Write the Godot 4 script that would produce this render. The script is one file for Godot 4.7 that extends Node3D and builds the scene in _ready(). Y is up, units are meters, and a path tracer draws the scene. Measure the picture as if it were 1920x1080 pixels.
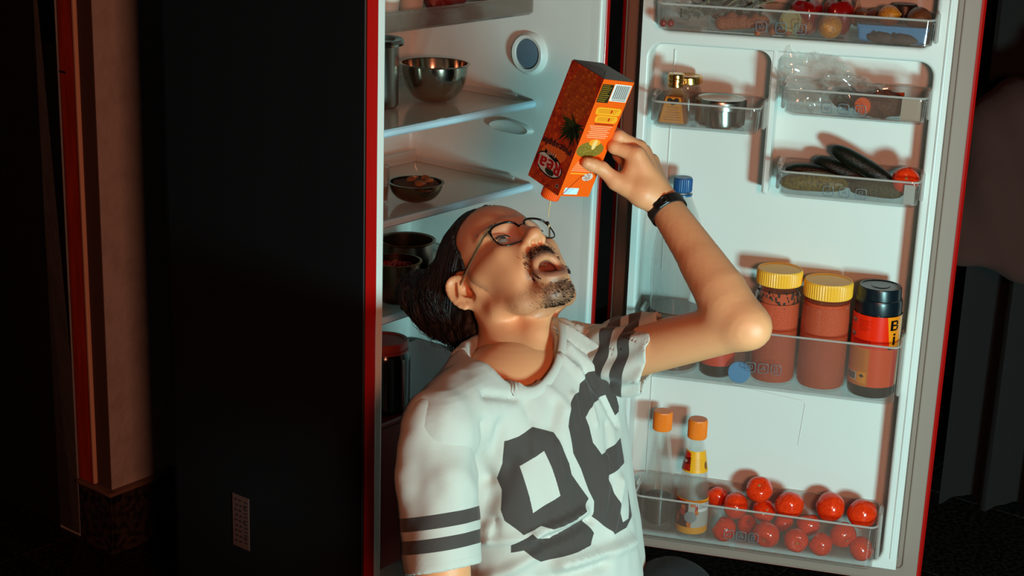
extends Node3D

const HINGE := Vector3(0.1772, 0.0, -2.875)
const FD := Vector3(0.6170, 0.0, -0.7869)
const FN := Vector3(0.7869, 0.0, 0.6170)
const DR := Vector3(0.9679, 0.0, 0.2514)
const DN := Vector3(-0.2514, 0.0, 0.9679)

var M := {}
var taken := {}
var FX: Transform3D
var DX: Transform3D
var rng := RandomNumberGenerator.new()


# ---------------------------------------------------------------- geometry
class Geo:
	var v := PackedVector3Array()
	var t := PackedInt32Array()
	var uv := PackedVector2Array()
	var c := PackedColorArray()

	func add(p: Vector3, u := Vector2.ZERO) -> int:
		v.append(p)
		uv.append(u)
		return v.size() - 1

	func tri(a: int, b: int, d: int) -> void:
		t.append(a)
		t.append(b)
		t.append(d)

	func quad(a: int, b: int, d: int, e: int) -> void:
		tri(a, b, d)
		tri(a, d, e)

	func face(pts: Array, outward: Vector3) -> void:
		var n: Vector3 = (pts[1] - pts[0]).cross(pts[2] - pts[0])
		if n.dot(outward) < 0.0:
			pts = pts.duplicate()
			pts.reverse()
		var at := v.size()
		for p in pts:
			add(p)
		for i in range(1, pts.size() - 1):
			tri(at, at + i, at + i + 1)

	func uvface(pts: Array, uvs: Array, outward: Vector3) -> Geo:
		var at := v.size()
		for i in pts.size():
			add(pts[i], uvs[i])
		var flip: bool = (pts[1] - pts[0]).cross(pts[2] - pts[0]).dot(outward) < 0.0
		for i in range(1, pts.size() - 1):
			if flip:
				tri(at, at + i + 1, at + i)
			else:
				tri(at, at + i, at + i + 1)
		return self

	func box(o: Vector3, size: Vector3, bevel := 0.0) -> Geo:
		var h := size * 0.5
		if bevel <= 0.0:
			for a in 3:
				for s in [-1.0, 1.0]:
					var q := []
					for k in [[-1, -1], [1, -1], [1, 1], [-1, 1]]:
						var p := Vector3.ZERO
						p[a] = s * h[a]
						p[(a + 1) % 3] = k[0] * h[(a + 1) % 3]
						p[(a + 2) % 3] = k[1] * h[(a + 2) % 3]
						q.append(o + p)
					var n := Vector3.ZERO
					n[a] = s
					face(q, n)
			return self
		var pt := func(s: Vector3, a: int) -> Vector3:
			var p := Vector3.ZERO
			for i in 3:
				p[i] = s[i] * (h[i] - (0.0 if i == a else bevel))
			return o + p
		for a in 3:
			var b := (a + 1) % 3
			var d := (a + 2) % 3
			for s in [-1.0, 1.0]:
				var q := []
				for k in [[-1, -1], [1, -1], [1, 1], [-1, 1]]:
					var sg := Vector3.ZERO
					sg[a] = s
					sg[b] = k[0]
					sg[d] = k[1]
					q.append(pt.call(sg, a))
				var n := Vector3.ZERO
				n[a] = s
				face(q, n)
			for sb in [-1.0, 1.0]:
				for sd in [-1.0, 1.0]:
					var s0 := Vector3.ZERO
					s0[b] = sb
					s0[d] = sd
					var s1 := s0
					s0[a] = -1
					s1[a] = 1
					face([pt.call(s0, b), pt.call(s1, b), pt.call(s1, d), pt.call(s0, d)], Vector3(s0[0] + s1[0], s0[1] + s1[1], s0[2] + s1[2]))
		for sx in [-1.0, 1.0]:
			for sy in [-1.0, 1.0]:
				for sz in [-1.0, 1.0]:
					var s := Vector3(sx, sy, sz)
					face([pt.call(s, 0), pt.call(s, 1), pt.call(s, 2)], s)
		return self

	func lathe(profile: Array, seg := 32, ribs := 0, amp := 0.0, r0 := 0, r1 := -1) -> Geo:
		var rings := []
		for i in profile.size():
			var p: Vector2 = profile[i]
			var ring := PackedInt32Array()
			if p.x < 1e-6:
				var k := add(Vector3(0, p.y, 0), Vector2(0.5, float(i) / (profile.size() - 1)))
				for j in seg + 1:
					ring.append(k)
			else:
				for j in seg + 1:
					var a := TAU * j / seg
					var r := p.x
					if ribs > 0 and i >= r0 and i <= r1:
						r += amp * cos(a * ribs)
					ring.append(add(Vector3(r * cos(a), p.y, r * sin(a)), Vector2(float(j) / seg, float(i) / (profile.size() - 1))))
			rings.append(ring)
		for i in rings.size() - 1:
			var A: PackedInt32Array = rings[i]
			var B: PackedInt32Array = rings[i + 1]
			for j in seg:
				if A[j] == A[j + 1]:
					if B[j] != B[j + 1]:
						tri(A[j], B[j], B[j + 1])
				elif B[j] == B[j + 1]:
					tri(A[j], B[j], A[j + 1])
				else:
					quad(A[j], B[j], B[j + 1], A[j + 1])
		return self

	# a closed outline (counterclockwise in its own plane) swept along points; up gives the section's second axis
	func sweep(pts: Array, section: Array, up := Vector3.UP, closed := false, scales := [], ups := []) -> Geo:
		var n := pts.size()
		var m := section.size()
		var base := v.size()
		for i in n:
			var a: Vector3 = pts[(i - 1 + n) % n] if closed or i > 0 else pts[i]
			var b: Vector3 = pts[(i + 1) % n] if closed or i < n - 1 else pts[i]
			var d := (b - a).normalized()
			var u: Vector3 = ups[i] if ups.size() else up
			var x := u.cross(d).normalized()
			var y := d.cross(x)
			var s: Vector2 = Vector2.ONE
			if scales.size():
				s = scales[i] if scales[i] is Vector2 else Vector2(scales[i], scales[i])
			for k in m:
				var q: Vector2 = section[k]
				add(pts[i] + x * q.x * s.x + y * q.y * s.y, Vector2(float(k) / m, float(i) / n))
		for i in (n if closed else n - 1):
			for k in m:
				var i2 := (i + 1) % n
				var k2 := (k + 1) % m
				quad(base + i * m + k, base + i * m + k2, base + i2 * m + k2, base + i2 * m + k)
		if not closed:
			for e in 2:
				var i := 0 if e == 0 else n - 1
				var cpt := Vector3.ZERO
				for k in m:
					cpt += v[base + i * m + k]
				var at := add(cpt / m)
				for k in m:
					var k2 := (k + 1) % m
					if e == 0:
						tri(at, base + i * m + k2, base + i * m + k)
					else:
						tri(at, base + i * m + k, base + i * m + k2)
		return self

	func tube(pts: Array, r: Variant, sides := 8, closed := false) -> Geo:
		var sec := []
		for k in sides:
			sec.append(Vector2(cos(TAU * k / sides), sin(TAU * k / sides)))
		var sc := []
		for i in pts.size():
			sc.append(r[i] if r is Array else r)
		# frames carried along so that thin tubes do not twist
		var ups := []
		var u := Vector3(0.31, 0.9, 0.17).normalized()
		for i in pts.size():
			var a: Vector3 = pts[maxi(i - 1, 0)]
			var b: Vector3 = pts[mini(i + 1, pts.size() - 1)]
			var d := (b - a).normalized()
			if absf(u.dot(d)) > 0.95:
				u = Vector3(d.y, d.z, d.x)
			u = (u - d * u.dot(d)).normalized()
			ups.append(u)
		return sweep(pts, sec, Vector3.UP, closed, sc, ups)

	func prism(poly: Array, z0: float, z1: float) -> Geo:
		var pk := PackedVector2Array(poly)
		if Geometry2D.is_polygon_clockwise(pk):
			pk.reverse()
		var ids := Geometry2D.triangulate_polygon(pk)
		for e in 2:
			var at := v.size()
			for p in pk:
				add(Vector3(p.x, p.y, z1 if e else z0), p)
			for i in range(0, ids.size(), 3):
				var a := ids[i]
				var b := ids[i + 1]
				var d := ids[i + 2]
				var ccw := (pk[b] - pk[a]).cross(pk[d] - pk[a]) > 0.0
				if ccw == (e == 1):
					tri(at + a, at + b, at + d)
				else:
					tri(at + a, at + d, at + b)
		for i in pk.size():
			var p := pk[i]
			var q := pk[(i + 1) % pk.size()]
			var o := Vector3(q.y - p.y, p.x - q.x, 0)
			face([Vector3(p.x, p.y, z0), Vector3(q.x, q.y, z0), Vector3(q.x, q.y, z1), Vector3(p.x, p.y, z1)], o)
		return self

	# a plate in the xy plane with one rounded hole: front face at z1, hole walls down to z0 with a small rounded lip
	func holed(outer: Rect2, hole: Rect2, rad: float, z0: float, z1: float, lip := 0.006) -> Geo:
		var inner := Geo.rounded(hole, rad, 8)
		var a0 := Geo.rounded(hole.grow(lip), rad + lip, 8)
		var big := []
		# each corner's arc is spread over the outer corner, so the straight sides stay straight
		for k in 4:
			var first: Vector2 = inner[k * 9]
			var end: Vector2 = inner[k * 9 + 8]
			var o := Vector2(outer.end.x if k == 0 or k == 3 else outer.position.x, outer.end.y if k < 2 else outer.position.y)
			var e0 := Vector2(o.x, first.y) if k % 2 == 0 else Vector2(first.x, o.y)
			var e1 := Vector2(end.x, o.y) if k % 2 == 0 else Vector2(o.x, end.y)
			for i in 9:
				big.append(e0.lerp(o, i / 4.0) if i <= 4 else o.lerp(e1, (i - 4) / 4.0))
		var n := inner.size()
		var rows := [[big, z1], [a0, z1]]
		for s in 4:
			var f := (s + 1) / 4.0
			var row := []
			for i in n:
				row.append(a0[i].lerp(inner[i], sin(f * PI / 2)))
			rows.append([row, z1 - lip * (1.0 - cos(f * PI / 2))])
		rows.append([inner, z0])
		var at := v.size()
		for r in rows:
			for p in r[0]:
				add(Vector3(p.x, p.y, r[1]))
		for r in rows.size() - 1:
			for i in n:
				var j := (i + 1) % n
				quad(at + r * n + i, at + r * n + j, at + (r + 1) * n + j, at + (r + 1) * n + i)
		return self

	static func rounded(r: Rect2, rad: float, n := 6) -> Array:
		var out := []
		var cs := [[r.end.x - rad, r.end.y - rad, 0.0], [r.position.x + rad, r.end.y - rad, 0.25], [r.position.x + rad, r.position.y + rad, 0.5], [r.end.x - rad, r.position.y + rad, 0.75]]
		for q in cs:
			for i in n + 1:
				var a: float = TAU * (q[2] + 0.25 * i / n)
				out.append(Vector2(q[0] + rad * cos(a), q[1] + rad * sin(a)))
		return out

	func xf(x: Transform3D, from := 0) -> Geo:
		for i in range(from, v.size()):
			v[i] = x * v[i]
		return self

	func join(g: Geo, x := Transform3D.IDENTITY) -> Geo:
		var at := v.size()
		for i in g.v.size():
			v.append(x * g.v[i])
			uv.append(g.uv[i])
		for k in g.t:
			t.append(at + k)
		return self

	func commit(crease := 38.0) -> ArrayMesh:
		var nf := t.size() / 3
		var fn := PackedVector3Array()
		fn.resize(nf)
		for i in nf:
			fn[i] = (v[t[3 * i + 1]] - v[t[3 * i]]).cross(v[t[3 * i + 2]] - v[t[3 * i]])
		var arr := []
		arr.resize(Mesh.ARRAY_MAX)
		if crease >= 180.0:
			var nn := PackedVector3Array()
			nn.resize(v.size())
			for i in nf:
				for k in 3:
					nn[t[3 * i + k]] += fn[i]
			for i in nn.size():
				nn[i] = nn[i].normalized()
			var idx := PackedInt32Array()
			idx.resize(t.size())
			for i in nf:
				idx[3 * i] = t[3 * i]
				idx[3 * i + 1] = t[3 * i + 2]
				idx[3 * i + 2] = t[3 * i + 1]
			arr[Mesh.ARRAY_VERTEX] = v
			arr[Mesh.ARRAY_NORMAL] = nn
			arr[Mesh.ARRAY_TEX_UV] = uv
			if c.size() == v.size():
				arr[Mesh.ARRAY_COLOR] = c
			arr[Mesh.ARRAY_INDEX] = idx
		else:
			var at := {}
			for i in t.size():
				var key := Vector3i((v[t[i]] * 20000.0).round())
				if not at.has(key):
					at[key] = PackedInt32Array()
				at[key].append(i / 3)
			var fu := PackedVector3Array()
			fu.resize(nf)
			for i in nf:
				fu[i] = fn[i].normalized()
			var lim := cos(deg_to_rad(crease))
			var pv := PackedVector3Array()
			var pn := PackedVector3Array()
			var pu := PackedVector2Array()
			var pc := PackedColorArray()
			for i in nf:
				if fn[i].length_squared() < 1e-22:
					continue
				for k in [0, 2, 1]:
					var id := t[3 * i + k]
					var s := Vector3.ZERO
					for f in at[Vector3i((v[id] * 20000.0).round())]:
						if fu[f].dot(fu[i]) >= lim:
							s += fn[f]
					pv.append(v[id])
					pn.append(s.normalized())
					pu.append(uv[id])
					if c.size() == v.size():
						pc.append(c[id])
			arr[Mesh.ARRAY_VERTEX] = pv
			arr[Mesh.ARRAY_NORMAL] = pn
			arr[Mesh.ARRAY_TEX_UV] = pu
			if pc.size():
				arr[Mesh.ARRAY_COLOR] = pc
		var m := ArrayMesh.new()
		m.add_surface_from_arrays(Mesh.PRIMITIVE_TRIANGLES, arr)
		return m


# ---------------------------------------------------------------- distance fields
class Prim:
	var kind := 0
	var a: Vector3
	var ba: Vector3
	var ibb := 0.0
	var r1 := 0.0
	var r2 := 0.0
	var k := 0.01
	var sub := false
	var inv: Transform3D
	var rad: Vector3
	var rad2: Vector3

	func d(p: Vector3) -> float:
		if kind == 0:
			var pa := p - a
			var h := clampf(pa.dot(ba) * ibb, 0.0, 1.0)
			return (pa - ba * h).length() - (r1 + (r2 - r1) * h)
		if kind == 1:
			var q := inv * p
			var k1 := (q / rad2).length()
			if k1 < 1e-6:
				return -r1
			var k0 := (q / rad).length()
			return k0 * (k0 - 1.0) / k1
		return (p - a).dot(ba)


class Field:
	var pr: Array[Prim] = []

	func cone(a: Vector3, b: Vector3, r1: float, r2: float, k := 0.01, sub := false) -> void:
		var p := Prim.new()
		p.a = a
		p.ba = b - a
		p.ibb = 1.0 / maxf(p.ba.length_squared(), 1e-12)
		p.r1 = r1
		p.r2 = r2
		p.k = k
		p.sub = sub
		pr.append(p)

	func ball(c: Vector3, rad: Vector3, k := 0.01, basis := Basis.IDENTITY, sub := false) -> void:
		var p := Prim.new()
		p.kind = 1
		p.inv = Transform3D(basis, c).affine_inverse()
		p.rad = rad
		p.rad2 = rad * rad
		p.r1 = minf(rad.x, minf(rad.y, rad.z))
		p.k = k
		p.sub = sub
		p.a = c
		pr.append(p)

	# takes away all on the side the normal points to
	func cut(at: Vector3, normal: Vector3, k := 0.003) -> void:
		var p := Prim.new()
		p.kind = 2
		p.a = at
		p.ba = -normal.normalized()
		p.k = k
		p.sub = true
		pr.append(p)

	static func of(list: Array[Prim], p: Vector3) -> float:
		var d := 1e3
		for q in list:
			var e := q.d(p)
			if q.sub:
				e = -e
				var h := maxf(q.k - absf(d - e), 0.0) / q.k
				d = maxf(d, e) + h * h * q.k * 0.25
			else:
				var h := maxf(q.k - absf(d - e), 0.0) / q.k
				d = minf(d, e) - h * h * q.k * 0.25
		return d

	func grad(p: Vector3, e := 0.0015) -> Vector3:
		return Vector3(of(pr, p + Vector3(e, 0, 0)) - of(pr, p - Vector3(e, 0, 0)), of(pr, p + Vector3(0, e, 0)) - of(pr, p - Vector3(0, e, 0)), of(pr, p + Vector3(0, 0, e)) - of(pr, p - Vector3(0, 0, e))).normalized()

	func onto(p: Vector3) -> Vector3:
		for i in 5:
			p -= grad(p) * of(pr, p)
		return p

	# surface nets: one vertex in each cell that the surface crosses
	func mesh(lo: Vector3, hi: Vector3, cell: float) -> Geo:
		var g := Geo.new()
		var B := 8
		var nb := Vector3i(((hi - lo) / (cell * B)).ceil())
		var nx := nb.x * B + 1
		var ny := nb.y * B + 1
		var R := cell * B * 0.8661
		var at := {}
		var masks := {}
		var edge := {}
		var sx := nx + 1
		var sy := ny + 1
		var w := B + 1
		var val := PackedFloat32Array()
		val.resize(w * w * w)
		for bz in nb.z:
			for by in nb.y:
				for bx in nb.x:
					var o := lo + Vector3(bx, by, bz) * cell * B
					var mid := o + Vector3.ONE * cell * B * 0.5
					var near: Array[Prim] = []
					var solid := false
					for q in pr:
						var e := q.d(mid)
						if q.kind == 2:
							if e < R + q.k:
								near.append(q)
						elif e < R * (2.2 if q.kind == 1 else 1.0) + q.k:
							near.append(q)
							if not q.sub:
								solid = true
					if not solid:
						continue
					if absf(of(near, mid)) > R * 2.3 + 0.02:
						continue
					var n := 0
					for k in w:
						for j in w:
							for i in w:
								if i % B == 0 or j % B == 0 or k % B == 0:
									# shared with a neighbouring block: both must read one value
									var key := (bx * B + i) + sx * ((by * B + j) + sy * (bz * B + k))
									if not edge.has(key):
										edge[key] = of(near, o + Vector3(i, j, k) * cell)
									val[n] = edge[key]
								else:
									val[n] = of(near, o + Vector3(i, j, k) * cell)
								n += 1
					for k in B:
						for j in B:
							for i in B:
								var b0 := i + w * (j + w * k)
								var mask := 0
								for q in 8:
									if val[b0 + (q & 1) + w * ((q >> 1) & 1) + w * w * (q >> 2)] < 0.0:
										mask |= 1 << q
								if mask == 0 or mask == 255:
									continue
								var s := Vector3.ZERO
								var cnt := 0
								for ax in 3:
									for q in 8:
										if q & (1 << ax):
											continue
										var q2 := q | (1 << ax)
										if ((mask >> q) & 1) == ((mask >> q2) & 1):
											continue
										var va := val[b0 + (q & 1) + w * ((q >> 1) & 1) + w * w * (q >> 2)]
										var vb := val[b0 + (q2 & 1) + w * ((q2 >> 1) & 1) + w * w * (q2 >> 2)]
										var f := va / (va - vb)
										var p := Vector3(q & 1, (q >> 1) & 1, q >> 2)
										p[ax] = f
										s += p
										cnt += 1
								var id := (bx * B + i) + nx * ((by * B + j) + ny * (bz * B + k))
								at[id] = g.add(o + (Vector3(i, j, k) + s / cnt) * cell)
								masks[id] = mask
		var step := [1, nx, nx * ny]
		for id in at:
			var mask: int = masks[id]
			for ax in 3:
				var s0 := mask & 1
				var s1 := (mask >> (1 << ax)) & 1
				if s0 == s1:
					continue
				var u: int = step[(ax + 1) % 3]
				var w2: int = step[(ax + 2) % 3]
				if not (at.has(id - u) and at.has(id - w2) and at.has(id - u - w2)):
					continue
				var q0: int = at[id]
				var q1: int = at[id - u]
				var q2: int = at[id - u - w2]
				var q3: int = at[id - w2]
				if s0:
					g.quad(q0, q1, q2, q3)
				else:
					g.quad(q0, q3, q2, q1)
		return g


# ---------------------------------------------------------------- naming
func numbered(called: String) -> String:
	if not taken.has(called):
		taken[called] = 0
		return called
	taken[called] += 1
	return "%s_%03d" % [called, taken[called]]


func tag(o: Node3D, label: String, category: String, group := "") -> Node3D:
	o.set_meta("label", label)
	o.set_meta("category", category)
	if group:
		o.set_meta("group", group)
	return o


func thing(called: String, label: String, category: String, x := Transform3D.IDENTITY, group := "") -> Node3D:
	var o := Node3D.new()
	o.name = numbered(called)
	o.transform = x
	add_child(o)
	return tag(o, label, category, group)


func put(parent: Node, called: String, mesh: Mesh, m: Material, x := Transform3D.IDENTITY) -> MeshInstance3D:
	var o := MeshInstance3D.new()
	o.name = called
	o.mesh = mesh
	o.material_override = m
	o.transform = x
	parent.add_child(o, true)
	return o


func struct(called: String, mesh: Mesh, m: Material, x := Transform3D.IDENTITY) -> MeshInstance3D:
	var o := put(self, called, mesh, m, x)
	o.set_meta("kind", "structure")
	return o


func one(called: String, label: String, category: String, mesh: Mesh, m: Material, x := Transform3D.IDENTITY, group := "") -> MeshInstance3D:
	var o := put(self, numbered(called), mesh, m, x)
	tag(o, label, category, group)
	return o


func copy(src: Node3D, x: Transform3D, label: String) -> Node3D:
	var o: Node3D = src.duplicate()
	o.name = numbered(String(src.name).rstrip("0123456789").trim_suffix("_"))
	add_child(o)
	o.transform = x
	o.set_meta("label", label)
	return o


func at(p: Vector3, turn := 0.0) -> Transform3D:
	return Transform3D(Basis(Vector3.UP, turn), p)


func door(s: float, y: float, d: float, turn := 0.0) -> Transform3D:
	return DX * at(Vector3(s, y, d), turn)


func cabin(s: float, y: float, d: float, turn := 0.0) -> Transform3D:
	return FX * at(Vector3(s, y, d), turn)


# ---------------------------------------------------------------- materials
func mat(key: String, color: Color, rough := 0.6, metal := 0.0) -> StandardMaterial3D:
	if M.has(key):
		return M[key]
	var m := StandardMaterial3D.new()
	m.resource_name = key
	m.albedo_color = color
	m.roughness = rough
	m.metallic = metal
	M[key] = m
	return m


func pane(key: String, color: Color, alpha: float, rough := 0.05) -> StandardMaterial3D:
	var m := mat(key, Color(color, alpha), rough)
	m.transparency = BaseMaterial3D.TRANSPARENCY_ALPHA
	return m


func noise_tex(freq: float, seed_: int, ramp: Array = [], normal := false, strength := 4.0, size := 512, kind := FastNoiseLite.TYPE_SIMPLEX_SMOOTH) -> NoiseTexture2D:
	var n := FastNoiseLite.new()
	n.noise_type = kind
	n.frequency = freq
	n.seed = seed_
	n.fractal_octaves = 4
	var tx := NoiseTexture2D.new()
	tx.width = size
	tx.height = size
	tx.seamless = true
	tx.noise = n
	if normal:
		tx.as_normal_map = true
		tx.bump_strength = strength
	if ramp.size():
		var gr := Gradient.new()
		gr.offsets = PackedFloat32Array(ramp.map(func(e): return e[0]))
		gr.colors = PackedColorArray(ramp.map(func(e): return e[1]))
		tx.color_ramp = gr
	return tx


func grained(m: StandardMaterial3D, tx: Texture2D, scale: float, bump: Texture2D = null, amount := 0.5) -> StandardMaterial3D:
	if tx:
		m.albedo_texture = tx
	m.uv1_triplanar = true
	m.uv1_scale = Vector3.ONE * scale
	if bump:
		m.normal_enabled = true
		m.normal_texture = bump
		m.normal_scale = amount
	return m


# ---------------------------------------------------------------- flat print
func fill_poly(im: Image, pts: Array, col: Color) -> void:
	var lo := 1e9
	var hi := -1e9
	for p in pts:
		lo = minf(lo, p.y)
		hi = maxf(hi, p.y)
	for y in range(maxi(int(floor(lo)), 0), mini(int(ceil(hi)) + 1, im.get_height())):
		var yy := y + 0.5
		var xs := []
		for i in pts.size():
			var a: Vector2 = pts[i]
			var b: Vector2 = pts[(i + 1) % pts.size()]
			if (a.y <= yy) != (b.y <= yy):
				xs.append(a.x + (yy - a.y) / (b.y - a.y) * (b.x - a.x))
		xs.sort()
		for k in range(0, xs.size() - 1, 2):
			var x0 := maxi(int(round(xs[k])), 0)
			var x1 := mini(int(round(xs[k + 1])), im.get_width())
			if x1 > x0:
				im.fill_rect(Rect2i(x0, y, x1 - x0, 1), col)


func fill_disc(im: Image, c: Vector2, r: Vector2, col: Color, turn := 0.0) -> void:
	var pts := []
	for i in 28:
		pts.append(c + Vector2(r.x * cos(TAU * i / 28), r.y * sin(TAU * i / 28)).rotated(turn))
	fill_poly(im, pts, col)


func words(parent: Node, text: String, size: float, m: Material, x: Transform3D, bold := true, called := "lettering") -> MeshInstance3D:
	var f := SystemFont.new()
	f.font_names = PackedStringArray(["Droid Sans"])
	f.font_weight = 700 if bold else 400
	var tm := TextMesh.new()
	tm.text = text
	tm.font = f
	tm.font_size = 48
	tm.pixel_size = size / 48.0
	tm.depth = 0.0006
	tm.curve_step = 4.0
	return put(parent, called, tm, m, x)


# ---------------------------------------------------------------- the scene
func _ready() -> void:
	# camera, air and light first
	var cam := Camera3D.new()
	cam.name = "camera"
	cam.transform = Transform3D(Basis(Vector3(0.9994, 0.0323, -0.0098), Vector3(-0.0337, 0.9565, -0.2899), Vector3(0.0, 0.2901, 0.9570)).orthonormalized(), Vector3(0, 1.52, 0))
	cam.fov = rad_to_deg(2.0 * atan(540.0 / 3069.0))
	cam.near = 0.05
	cam.far = 30.0
	cam.current = true
	add_child(cam)
	var env := Environment.new()
	env.background_mode = Environment.BG_COLOR
	env.background_color = Color(0.0, 0.0, 0.0)
	env.tonemap_mode = Environment.TONE_MAPPER_LINEAR
	env.tonemap_exposure = 1.0
	env.sdfgi_enabled = true
	env.ssao_enabled = true
	env.ssil_enabled = true
	var we := WorldEnvironment.new()
	we.name = "air"
	we.environment = env
	add_child(we)
	FX = Transform3D(Basis(FD, Vector3.UP, FN).orthonormalized(), HINGE)
	DX = Transform3D(Basis(DR, Vector3.UP, DN).orthonormalized(), HINGE)
	rng.seed = 7
	# unseen lamps: cool one low right lights the fridge, warm one lights shaded parts
	unseen_panel_lamp("unseen_panel_lamp", "unseen cool white panel lamp out of view, placed to light the open fridge", Vector3(0.98, 0.66, -0.80), Vector3(0.2, 0.66, -2.6), Vector2(0.26, 0.26), Color(0.75, 1.0, 1.0), 3.8)
	unseen_panel_lamp("unseen_warm_lamp", "unseen warm lamp out of view beside the camera, placed to light shaded parts", Vector3(0.42, 1.5, 0.10), Vector3(0.1, 0.7, -2.6), Vector2(0.30, 0.30), Color(1.0, 0.62, 0.47), 2.7)
	room()
	fridge()
	pantry()
	person()
	details()


func unseen_panel_lamp(called: String, label: String, where: Vector3, towards: Vector3, size: Vector2, color: Color, energy: float) -> void:
	var b := Basis.looking_at(towards - where, Vector3.UP)
	var t := thing(called, label, "lamp", at(Vector3(where.x, 0, where.z)))
	var lx := Transform3D(b, where - t.position)
	var g := Geo.new()
	g.box(Vector3(0, 0, 0.03), Vector3(size.x + 0.03, size.y + 0.03, 0.04), 0.006)
	put(t, "lamp_housing", g.commit(), mat("lamp_black", Color(0.05, 0.05, 0.055), 0.5), lx)
	var e := mat("glow_" + called, color, 0.6)
	e.emission_enabled = true
	e.emission = color
	e.emission_energy_multiplier = 2.0
	put(t, "lamp_glow", Geo.new().box(Vector3(0, 0, 0.008), Vector3(size.x, size.y, 0.004)).commit(), e, lx)
	var top := where.y - t.position.y
	put(t, "pole", Geo.new().tube([Vector3(0, 0.02, 0) + b.z * 0.06, Vector3(0, top, 0) + b.z * 0.06], 0.012, 12).commit(), mat("lamp_black", Color.BLACK))
	put(t, "base", Geo.new().lathe([Vector2(0, 0), Vector2(0.11, 0), Vector2(0.11, 0.012), Vector2(0.02, 0.024), Vector2(0, 0.024)], 32).commit(), mat("lamp_black", Color.BLACK), at(b.z * 0.06 * Vector3(1, 0, 1)))
	var l := AreaLight3D.new()
	l.name = "light"
	l.area_size = size
	l.light_color = color
	l.light_energy = energy
	l.shadow_enabled = true
	t.add_child(l)
	l.transform = lx.translated_local(Vector3(0, 0, -0.002))


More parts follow.
